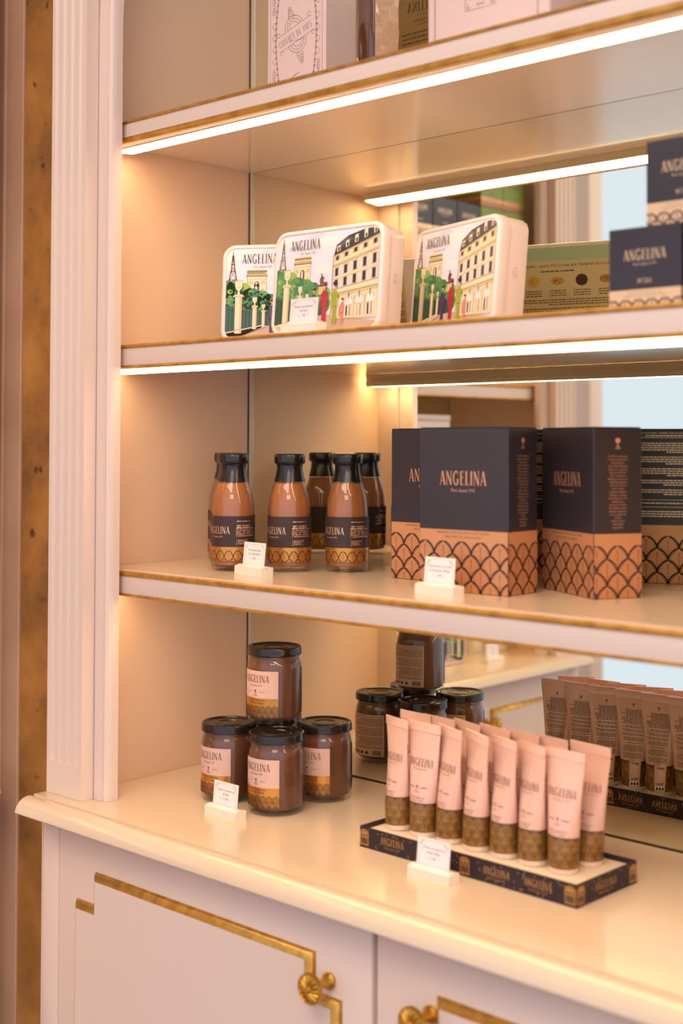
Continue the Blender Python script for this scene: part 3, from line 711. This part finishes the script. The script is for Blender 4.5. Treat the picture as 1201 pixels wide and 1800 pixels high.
    for k, m, th in ((1.0, 'stone3', .02), (.86, 'stone2', .045), (.83, 'line', .008), (.62, 'stone3', .008), (.395, 'stone2', .06), (.385, 'line', .008), (.46, 'line', .005)): quad(0, 1.1, k-th, k, m)
    a.up()
    for i in range(5):
        t = .06+i*.215; t2 = t+.085
        for k0, k1 in ((.905, .965), (.66, .78), (.475, .60)):
            quad(t-.03, t2+.03, k0-.01, k1+.02, 'stone2')
        a.up()
        for k0, k1 in ((.905, .965), (.66, .78), (.475, .60)): quad(t+.008, t2-.008, k0, k1, 'win')
        for k0, k1 in ((.66, .78), (.475, .60)): quad(t-.04, t-.008, k0, k1, 'sky2'); quad(t2+.008, t2+.04, k0, k1, 'sky2')
    for i in range(4):
        t = .10+i*.24; quad(t, t+.17, .03, .25, 'shop'); cx = X(t+.085); E(cx, row(t+.085, .25), .044, .042, 'shop', 14); a.up()
        a.arc(cx*sx, row(t+.085, .25)*H, .046*sx, .046*H, 0, 180, .006*H, A_['stone3'], 8); quad(t, t+.17, .175, .185, 'stone3'); quad(t+.03, t+.07, .03, .17, 'win' if i % 2 else 'stone2'); quad(t+.10, t+.145, .03, .17, 'stone3'); L([(cx, row(t, .27)), (cx, row(t, .36))], .010, 'win'); quad(t-.035, t-.012, .02, .30, 'stone2')
    L([(X(0), base), (X(0), row(0, 1))], .005, 'line'); L([(X(0), base), (1.33, base-.02)], .006, 'stone3')
    a.up()
    # four strolling figures
    def lady(x, y0, h, dress, hat, hatm):
        w = h*2.1
        Q([(x-.030*w, y0), (x+.034*w, y0), (x+.030*w, y0+.22*h), (x+.038*w, y0+.40*h), (x-.034*w, y0+.40*h), (x-.028*w, y0+.22*h)], dress)
        Q([(x-.036*w, y0+.38*h), (x+.038*w, y0+.38*h), (x+.034*w, y0+.74*h), (x+.012*w, y0+.80*h), (x-.014*w, y0+.80*h), (x-.036*w, y0+.74*h)], dress)
        L([(x-.036*w, y0+.74*h), (x-.052*w, y0+.55*h), (x-.046*w, y0+.40*h)], .022*h, dress); L([(x+.034*w, y0+.74*h), (x+.052*w, y0+.56*h), (x+.048*w, y0+.42*h)], .022*h, dress); a.up()
        L([(x-.034*w, y0+.40*h), (x+.036*w, y0+.40*h)], .012*h, 'line'); L([(x, y0+.02*h), (x+.004*w, y0+.36*h)], .006*h, 'line'); R(x-.008*w, x+.008*w, y0+.79*h, y0+.85*h, 'skin'); E(x, y0+.89*h, .020*w, .048*h, 'skin'); a.up()
        E(x+.006*w, y0+.92*h, .026*w, .040*h, hatm if not hat else 'hair'); 
        if hat: a.up(); Q([(x-.040*w, y0+.93*h), (x+.040*w, y0+.93*h), (x+.026*w, y0+.985*h), (x-.024*w, y0+.985*h)], hatm)
        L([(x-.012*w, y0), (x-.014*w, y0-.04*h)], .012*h, 'skin'); L([(x+.014*w, y0), (x+.016*w, y0-.04*h)], .012*h, 'skin')
    def scaled(x, y0, h, *k): lady(x, y0, h, *k)
    scaled(.525, .06, .385, 'purple', False, 'hair'); scaled(.665, .05, .44, 'red', True, 'red'); scaled(.80, .05, .43, 'lime', True, 'hair'); scaled(.90, .045, .27, 'pinkd', False, 'hair')
    a.up()
    for x, y0, h in ((.525, .06, .385), (.665, .05, .44), (.80, .05, .43)):
        Q([(x-.02*h*2, y0+.1*h), (x-.01*h, y0+.12*h), (x-.01*h, y0+.34*h), (x-.02*h, y0+.35*h)], 'line') if False else None
    a.logo('ANGELINA', .375*sx, .835*H, .105*H, A_['line'], .39*sx, weight=1.0); a.text('Paris depuis 1903', .41*sx, .785*H, .026*H, A_['slate2'], width=.20*sx)
def make_tin(M, label):
    t = empty('biscuit_tin', M, label, 'tin', 'illustrated biscuit tins')
    w, d, h, rr = .1833, .0463, .1405, .019
    def ring(i, y): return [(x, y, z) for x, z in rrect(i, w-i, i, h-i, rr-i*.8, 7)]
    b = MB(); b.loft([ring(.0062, .0012), ring(.0058, .0004), ring(.0050, .0), ring(.0030, .0), ring(.0010, .0012), ring(0, .0035), ring(0, .0165), ring(.0004, .0172)], TINWH); b.build('lid', t, None, 40)
    b = MB(); b.loft([ring(.0012, .0174), ring(.0012, .0430), ring(.0022, .0456), ring(.0050, .0463)], TINWH); b.build('body', t, None, 40)
    a = Art(); iw, ih = w-.0132, h-.0132; a.clip = rrect(0, iw, 0, ih, .0125, 5); tin_art(a, iw, ih)
    a.build('printed_picture', t, S_front(.0066, .0012, .0066), off=.0001, step=.00003)
    a = Art(); m = INKB; a.stroke([(.026, .072), (.026, .064), (.032, .064), (.032, .072), (.026, .072)], .0004, m); a.stroke([(.026, .070), (.0318, .066), (.026, .066)], .0004, m); a.arc(.029, .074, .003, .0022, 0, 180, .0004, m)
    a.build('side_emblem', t, S_right(w-.0012, 0, 0))
    a = Art(); bw, bh = w-.013, h-.013; a.rect(0, bw, 0, bh, KRAFTLAB); a.up(); a.rect(0, bw, bh-.0180, bh, GREENLAB); a.up()
    a.text('ASSORTIMENT DE BISCUITS FINS - FINE BISCUITS', bw/2, bh-.027, .0034, INK, width=.148)
    a.micro(bw*.36, bw*.64, bh-.0335, .0015, INK, 1, random.Random(2))
    ck = [mat('cookie_1', (178, 120, 60), .6), mat('cookie_2', (70, 42, 32), .6), mat('cookie_3', (206, 160, 84), .6), mat('cookie_4', (214, 170, 60), .6), mat('cookie_5', (150, 86, 44), .6)]; r = random.Random(4)
    for i in range(5):
        cx = bw*(.1+.2*i); cy = bh-.046; a.ell(cx, cy, .0085 if i in (1, 3) else .0095, .0080 if i in (1, 3) else .0055, ck[i]); a.up()
        for k in range(9): q = r.uniform(0, 2*PI); e = r.uniform(0, .0055); a.ell(cx+e*math.cos(q), cy+e*.7*math.sin(q), .0011, .0009, ck[(i+2) % 5] if i in (0, 2, 4) else ck[1] if i == 1 else ck[2], 6)
        for k in range(3): a.micro(cx-.012, cx+.012, bh-.0600-k*.0033, .0013, INKB, 1, r)
    v = bh-.0725
    for n in (3, 4, 3, 3):
        for i in range(n): a.micro(.004, bw-.004, v, .0013, INKB, 1 if i < n-1 else .55, r); v -= .0032
        v -= .0022
    a.barcode(bw-.030, bw-.006, .003, .010, INK, KRAFTLAB)
    a.build('back_label', t, S_back(w-.0065, .0463, .0065))
    return t
def tinM(x, y, th, ph): return T(x, y, Z2+.0463*math.sin(ph)+.0002, th, -ph) 
tin = make_tin(tinM(.2740, -.2228, .0601, .0848), 'illustrated biscuit tin in the middle, standing behind the price card')
dup(tin, tinM(.4176, -.1099, -.2876, .0892), 'illustrated biscuit tin at the right, next to the black cube boxes')
dup(tin, tinM(.1479, -.1970, .5525, .0953), 'illustrated biscuit tin at the left, partly covered by the middle tin')

# ------------------------------------------------------------------ top shelf goods
def coffret():
    t = empty('tea_gift_box', T(.2137, -.1700, Z1), 'pale pink tea gift box with ornamental brown print and slanted title', 'box')
    w, d, h = .1110, .063, .26
    b = MB(); b.box(0, w, 0, d, 0, h, COFFPINK, .0012, 1); b.build('carton', t)
    a = Art(); m = INKB; cx = w/2; cz = .110
    a.stroke([(.006, .004), (w-.006, .004), (w-.006, .24), (.006, .24), (.006, .004)], .0005, m)
    for s_ in (-1, 1):
        pts = [(cx+s_*(.030+.008*math.cos((z-cz)*22)), z) for z in [.006+.004*i for i in range(57)]]
        a.stroke(pts, .0007, m); a.stroke([(p[0]+s_*.002, p[1]) for p in pts], .0004, m)
        for p in pts[::2]: a.face([(p[0], p[1]-.0012), (p[0]+s_*.0032, p[1]), (p[0], p[1]+.0012)][::s_], m)
        for z in (.048, .060, .148, .162, .176):
            for k in range(4): a.arc(cx+s_*.0425, z+k*.0030, .0034-.0005*k, .0020, 90, 90+s_*300, .0005, m, 8)
        for z in (.076, .092, .108, .124): a.stroke([(cx+s_*.0405, z), (cx+s_*.0455, z+.006), (cx+s_*.041, z+.011)], .0005, m)
    rot = .30
    c0, s0 = math.cos(rot), math.sin(rot); rp = lambda x, y: (cx+x*c0-y*s0, cz+x*s0+y*c0)
    for y in (-.0085, .0130):
        a.stroke([rp(-.034, y), rp(.034, y)], .0005, m)
        for s_ in (-1, 1): a.arc(*rp(s_*.031, y+(.003 if y > 0 else -.003)), .003, .003, 0, 300, .0005, m, 8)
    for q in range(3):
        for y, a0 in ((.0135, 0), (-.009, 180)):
            cpt = rp(0, y); a.arc(cpt[0], cpt[1], .008+.0045*q, .007+.0040*q, a0+17, a0+180+17-0, .0006, m, 12)
    for k in range(5):
        for sg in (1, -1):
            c1 = rp(0, sg*(.028+.0032*k))
            for q in (-1, 1): a.arc(c1[0]+q*(.0042-.0007*k), c1[1], .0026-.0003*k, .0020, 0, 290, .0005, m, 8)
    a.logo('COFFRET DE THÉS', cx, cz-.003, .0088, m, .064, rot=rot, weight=.8)
    a.text('THÉ COLLECTION', cx+.002, cz-.0075, .0016, m, width=.030)
    for i in range(5): a.stroke([(cx-.010+.002*i, .052+.001*i), (cx-.006+.0035*i, .0545+.001*i)], .0005, m)
    a.build('front_print', t, S_front(0, 0, 0))
    km = mat('shaded_kraft_label', (196, 152, 98), .5)  # label brown darkened so the colour holds the shade behind the box
    a = Art(); a.rect(.0010, w-.0010, .0010, h-.002, km); a.up(); r = random.Random(6)
    a.logo('ANGELINA', w/2, .213, .016, INK, .070); a.text('Paris depuis 1903', w/2, .2065, .0034, INKB, width=.034)
    a.text('THÉS ANGELINA', w/2, .1975, .0032, INK, width=.045); a.text('SELECTION', w/2, .1915, .0032, INK, width=.030)
    for i in range(16): a.micro(.006, w-.006, .180-i*.007, .0020, INKB, .9, r)
    a.build('back_print', t, S_back(w, d, 0))
coffret()
def bag():
    t = empty('sweets_bag', T(.3730, -.1620, Z1), 'cellophane wrapped pack with dark brown sweets beside the tea gift box', 'bag')
    mchoc = mat('sweets_dark', (96, 52, 34), .4, coat=.5); mcaram = mat('sweets_caramel', (206, 140, 98), .4, coat=.4); mw = mat('crumpled_peach_wrap', (238, 190, 152), .35, coat=.5, bump=(60, .8, .004))
    b = MB(); b.box(0, .032, .002, .044, .0, .040, mcaram, .003); b.build('lower_layer', t)
    b = MB(); b.box(0, .032, .002, .044, .0402, .150, mchoc, .004); b.build('upper_layer', t)
    b = MB(); n = 14; r = random.Random(8); g = [[(.0335+r.uniform(-.001, .0014), .0+.046*i/6, .0+.15*j/n) for i in range(7)] for j in range(n+1)]
    for j in range(n):
        for i in range(6): b.poly([g[j][i], g[j][i+1], g[j+1][i+1], g[j+1][i]], mw)
    b.box(.0322, .0330, .001, .046, .0, .15, mw); b.build('side_wrap', t, None, 60)
    b = MB(); b.box(-.0015, .0320, -.0015, .046, .0003, .152, CELLO, .002); b.build('film', t)
bag()
def white_box():
    t = empty('gift_box', T(.5640, -.2500, Z1), 'large pale pink gift box with a framed anniversary stamp', 'box')
    w, d, h = .170, .060, .24
    b = MB(); b.box(0, w, 0, d, 0, h, COFFPINK, .004, 3); b.build('carton', t)
    a = Art(); m = INKB
    for x in (.011, w-.016): a.rect(x, x+.0006, .0, .20, m); a.rect(x+.0014, x+.0018, 0, .2, m)
    a.rect(.0105, .0135, .092, .096, INK)
    cx = w/2-.008; a.stroke([(cx-.021, .046), (cx+.021, .046), (cx+.021, .12), (cx-.021, .12), (cx-.021, .046)], .0007, m)
    a.logo('120', cx, .058, .034, m, .034, weight=.8); a.text('ans', cx, .0495, .0040, m, width=.011)
    for s_ in (-1, 1):
        for k in range(4): a.stroke([(cx+s_*.018, .0475), (cx+s_*(.0135+.0015*k), .0475+.0018*(k+1))], .0004, m)
    a.build('front_print', t, S_front(0, 0, 0))
    a = Art(); a.rect(.004, w-.004, .004, .2, KRAFTLAB); a.up(); r = random.Random(6)
    a.logo('ANGELINA', w*.42, .112, .020, INK, .075); a.text('Paris depuis 1903', w*.42, .103, .004, INKB, width=.036)
    a.text('THÉS ANGELINA', w*.42, .088, .0035, INK, width=.045); a.text('SELECTION', w*.42, .082, .0035, INK, width=.032)
    for i in range(10): a.micro(.012, w-.012, .070-i*.006, .0022, INKB, .9, r)
    a.build('back_print', t, S_back(w, d, 0))
white_box()

# ------------------------------------------------------------------ tubes and their tray
TH_ = .132
def tube_section(t):
    # half width, half depth at height fraction t
    s_ = max(0, min(1, (t-.12)/.84)); e = s_*s_*(3-2*s_)
    return .0168+(.0270-.0168)*(s_**1.1), .0168*(1-e)+.0009*e+.0
def S_tube(u, v, o):
    z = v; t = v/TH_; a, b = tube_section(t); ph = u/.0168
    p = .0
    return ((a+o)*math.sin(ph), -(b+o)*math.cos(ph), z)
def make_tube(M, label):
    t = empty('cream_tube', M, label, 'tube', 'tubes of chestnut cream in the tray')
    n = 40; b = MB(); rings = []
    zs = [.006+(.1225-.006)*i/22 for i in range(23)]
    for z in zs: rings.append([S_tube(.0168*2*PI*i/n, z, 0) for i in range(n)])
    b.loft(rings, TUBE); b.build('body', t, None, 60)
    b = MB(); a0, b0 = tube_section(.1225/TH_); 
    sl = [(x, y) for x, y in rrect(-a0, a0, -.0011, .0011, .0009, 2)]
    b.loft([[(x, y*1.4, .1220) for x, y in sl], [(x*1.005, y, .1235) for x, y in sl], [(x*1.01, y*.8, TH_) for x, y in sl]], TUBE); b.build('crimped_seal', t, None, 40)
    b = MB(); b.lathe([(.0001, 0), (.0160, 0), (.0164, .001), (.0164, .0058), (.0001, .0058)], mat('frosted_cap', (236, 210, 190), .3, coat=.3), 40); b.build('cap', t, None, 40)
    C = .0168*2*PI; a = Art(); a.rect(-C/2, C/2, .0062, .0400, TUBEBR, 40, 10); a.up()
    a.arches(-C/2, C/2, .0062, .0385, C/9, .0090, TUBEGD, .00050, 4, bgm=TUBEBR)
    a.text('CRÈME DE MARRONS', 0, .0450, .0019, INKB, width=.0215); a.text('CHESTNUT CREAM', 0, .0418, .0017, INKB, width=.018)
    a.emblem(0, .0560, .0042, INKB); a.micro(-.0115, -.004, .0572, .0010, INKB); a.micro(.004, .0115, .0572, .0010, INKB); a.text('PARIS', 0, .0520, .0015, INKB, width=.006)
    a.logo('ANGELINA', 0, .0815, .0092, INKB, .0300, weight=.8); a.text('Paris depuis 1903', 0, .0775, .0020, INKB, width=.0165)
    a.build('front_print', t, S_tube, off=.00015)
    a = Art(); r = random.Random(13); e = C/2
    a.rect(e-.0130, e+.0010, .0062, .0402, TUBE, 6, 10); a.up()
    a.emblem(e, .1105, .0045, INKB); v = .1060
    while v > .044:
        a.micro(e-.0125, e+.0125, v, .0009, INKB, r.uniform(.75, 1), r); v -= .0018 if r.random() > .12 else .0032
    a.text('60g', e-.002, .0408, .0022, INKB, width=.006)
    a.barcode(e-.0105, e-.0015, .0155, .0385, INK, TUBE); a.rect(e-.0115, e+.0000, .0075, .0135, WHITE, 3); a.up()
    for k in range(3): a.ell(e-.0098+k*.0036, .0105, .0014, .0022, INK, 8)
    a.build('back_print', t, S_tube, off=.00060)
    return t
# position px: base x, base y, yaw, lean
tubes = [(.4808, -.1990, -.36, -.035), (.5200, -.2000, -.06, .0), (.5590, -.1990, -.38, .0), (.6000, -.2010, -.42, .0), (.6395, -.2010, -.40, -.01), (.6785, -.2010, -.36, -.02), (.7185, -.2020, -.05, .02)]
back = [(.4720, -.1580, -.10, .0), (.5120, -.1590, -.12, -.01), (.5520, -.1580, -.30, .0), (.5930, -.1590, -.22, .01), (.6330, -.1580, -.15, .0), (.6750, -.1590, -.20, -.01), (.7230, -.1600, -.03, .03)]
ZT = ZC+.0196
def tubeM(x, y, yaw, lean): return Matrix.Translation((x, y, ZT)) @ Matrix.Rotation(lean, 4, 'Y') @ Matrix.Rotation(yaw, 4, 'Z')
names_f = ['first tube from the left in the front row, over the stamped tray corner', 'second front tube, seal facing out squarely, above the word on the tray', 'third tube in the front row, behind the price card', 'fourth tube in the front row of the tray', 'fifth tube in the front row of the tray', 'sixth tube in the front row, its left neighbour facing away alike', 'last tube of the front row, nearest the tray corner at the right']
names_b = ['back row tube at the far left, hidden behind the first front tube', 'second back row tube, crimp rising behind the second front tube', 'third back row tube, its crimp showing between front tubes', 'fourth back row tube, only its crimp showing', 'fifth back row tube, only its crimp showing', 'sixth back row tube, crimp behind the two right front tubes', 'rightmost tube, in the back row beside the empty tray floor']
tb = make_tube(tubeM(*tubes[0]), names_f[0]+'')
for q, nm in list(zip(tubes, names_f))[1:]: dup(tb, tubeM(*q), nm)
for q, nm in zip(back, names_b): dup(tb, tubeM(*q), nm)

def make_tray():
    t = empty('display_tray', T(.7646, -.2472, ZC, -.0220), 'low dark printed card tray holding the pink tubes', 'tray')
    w, d, h, th = .3115, .1173, .0250, .0012
    def zt(x, y):   # rim dips at the middle of the short right side as the card bows
        return h
    b = MB(); b.box(-w, 0, 0, d, .0, .0012, TRAY)
    for x0, x1, y0, y1 in ((-w, 0, 0, th), (-w, 0, d-th, d), (-w, -w+th, th, d-th), (-th, 0, th, d-th)): b.box(x0, x1, y0, y1, .0012, h, TRAY, .0002, 1)
    b.build('card_wall', t)
    b = MB(); b.box(-w+th+.0002, -th-.0002, th+.0002, d-th-.0002, .0014, .0190, LINENS, .0005, 1); b.build('tray_floor', t)
    def stamp(a, u):
        hw = .0068
        a.poly([(u-hw, .003), (u+hw, .003), (u+hw, .0175)]+[(u+hw*math.cos(math.radians(k)), .0175+.0045*math.sin(math.radians(k))) for k in range(20, 180, 20)]+[(u-hw, .0175)], TUBEGD); a.up()
        a.rect(u-hw+.001, u+hw-.001, .0045, .0120, TRAY); a.up(); a.logo('120', u, .0052, .0062, TUBEGD, .0105, weight=1.1)
        for k in range(3): a.rect(u-.005+.004*k, u-.003+.004*k, .013, .0165, TRAY)
        a.arc(u, .0172, .0048, .003, 10, 170, .0007, TRAY)
        a.layer -= 2
    def stars(a, w_, seed):
        r = random.Random(seed)
        for i in range(int(w_/.0042)): a.ell(r.uniform(.002, w_-.002), r.choice((r.uniform(.002, .005), r.uniform(.019, .023), r.uniform(.003, .022))), .0005, .0006, FOIL, 6)
    a = Art(); stars(a, w, 1)
    for u in (.0075, w/2+.006, w-.008): stamp(a, u)
    for u in (.052, .112, .206, .262): a.logo('ANGELINA', u, .0098, .0085, TUBEGD, .036, weight=1.15); a.text('Paris depuis 1903', u, .0055, .0024, TUBEGD, width=.024)
    a.build('front_print', t, S_front(-w, 0, 0))
    a = Art(); stars(a, w, 2); stamp(a, w*.62)
    for u in (.045, .110, .160, .240): a.logo('ANGELINA', u, .0098, .0085, TUBEGD, .036, weight=1.15); a.text('Paris depuis 1903', u, .0055, .0024, TUBEGD, width=.024)
    a.build('back_print', t, S_back(0, d, 0))
    a = Art(); stars(a, d, 3); a.logo('ANGELINA', d*.47, .0098, .0085, TUBEGD, .042, weight=1.15); a.text('Paris depuis 1903', d*.47, .0055, .0024, TUBEGD, width=.028); stamp(a, .008); stamp(a, d-.008)
    a.build('side_print', t, S_right(0, 0, 0))
make_tray()

# ------------------------------------------------------------------ price cards
def price(M, label, lines, pr, tilt=.17, cw=.047, chh=.034):
    t = empty('price_card', M, label, 'price card')
    b = MB(); L = .060; pr_ = [(-.0095, 0), (-.0095, .0105), (-.0015, .0128), (-.0010, .0085), (.0008, .0085), (.0010, .0128), (.0095, .0110), (.0095, 0)]
    b.extrude(pr_, 'X', 0, L, ACRYL); b.build('holder', t, None, 20)
    Mc = Matrix.Translation((L/2-cw/2-.001, .0, .0088)) @ Matrix.Rotation(-tilt*.6, 4, 'X')
    def Sx(S): return lambda u, v, o: tuple(Mc @ Vector(S(u, v, o)))
    b = MB(); b.box(0, cw, -.0003, .0003, 0, chh, WHITE); b.v = [tuple(Mc @ Vector(v)) for v in b.v]; cd = b.build('card', t)
    a = Art(); gold = mat('card_flourish', (226, 180, 150), .5)
    a.stroke([(.003, .0), (.003, chh-.006)], .0004, gold); a.stroke([(cw-.003, 0), (cw-.003, chh-.006)], .0004, gold)
    for s_, x in ((1, .003), (-1, cw-.003)):
        for k in range(4): a.arc(x+s_*.0062, chh-.0085, .0060-.0008*k, .0060-.0008*k, 90 if s_ > 0 else 90, 180 if s_ > 0 else 0, .0004, gold, 6)
    a.stroke([(.009, chh-.0024), (cw-.009, chh-.0024)], .0004, gold)
    v = chh-.0115
    for s_ in lines:
        a.text(s_, cw/2, v, .0027, INK, sx=1.12); v -= .0050
    a.text(pr, cw/2, v-.0012, .0029, INK); a.rect(cw/2-.010, cw/2-.006, v, v+.0003, INKB); a.rect(cw/2+.006, cw/2+.010, v, v+.0003, INKB)
    a.build('card_print', cd, Sx(S_front(0, -.0003, 0)))
    return t
price(T(.2125, -.2160, Z3, -.11), 'white price card in ivory holder in front of the chocolate bottles', ['Chocolat chaud', 'bouteille (25cl)'], '9,9€')
price(T(.5360, -.2270, Z3, -.06), 'white price card in ivory holder in front of the dark cartons', ['Préparation chocolat', "à l'ancienne (500g)"], '15€')
price(T(.2080, -.2640, ZC, -.01), 'white price card in ivory holder in front of the jars', ['Crème de marrons', '(330g)'], '11,9€')
price(T(.5640, -.2740, ZC, -.01), 'white price card in ivory holder leaning before the dark tray', ['Crème de marrons', '(tube 80g)'], '6,9€')
price(T(.3700, -.2870, Z2, .0), 'white price card in ivory holder before the biscuit tins', ['Boîte assortiment', 'biscuits'], '19€')

# ------------------------------------------------------------------ goods on the reflected cabinet
GREENBOX = mat('green_carton', (128, 146, 52), .45)
def m2(lx, ly, z, rz=0): return M2 @ T(lx, ly, z, rz)
for q, lb in (((.287, Z1), 'black cube box seen in the mirror, right one next to the green boxes'), ((.372, Z1), 'black cube box seen in the mirror, second from the green ones'),
              ((.457, Z1), 'black cube box seen in the mirror, deepest along the reflected shelf')):
    dup(cube, m2(q[0], -.290, q[1]), lb)
gc = make_cube(m2(.202, -.290, Z1), 'green cube box in the mirror beside the black ones, lower row', GREENBOX, INKB, COPPER)
dup(gc, m2(.118, -.290, Z1), 'green cube box at the outer end of the reflected shelf, lower row')
dup(gc, m2(.202, -.290, Z1+.0868), 'green cube box in the mirror beside the black ones, upper row')
dup(gc, m2(.118, -.290, Z1+.0868), 'green cube box at the outer end of the reflected shelf, upper row')
t = empty('gift_carton', m2(.370, -.270, Z3), 'tall pale box seen in the mirror above the dark cartons', 'box')
b = MB(); b.box(0, .16, 0, .10, 0, .2250, TINWH, .002); b.build('carton', t); b = MB(); b.box(-.001, .161, -.001, .101, .2255, .2380, TINWH, .002); b.build('lid', t)
dup(tin, m2(.300, -.260, ZC+.0008), 'pale biscuit tin seen in the mirror above the reflected jars')
price(m2(.225, -.300, ZC), 'tiny price card seen in the mirror beside a pale tin', ['Boîte', 'biscuits'], '19€')
for i, (lx, ly) in enumerate(((.10, -.20), (.155, -.17))):
    t = empty('round_canister', m2(lx, ly, ZC), ['squat cream canister at the outer worktop end in the mirror', 'cream canister beside the squat one in the mirror'][i], 'canister')
    b = MB(); b.lathe([(.0001, 0), (.024, 0), (.025, .001), (.025, .045), (.0001, .045)], ACRYL, 32); b.build('body', t); b = MB(); b.lathe([(.0001, .0452), (.026, .0452), (.026, .058), (.0245, .060), (.0001, .060)], ACRYL, 32); b.build('lid', t)
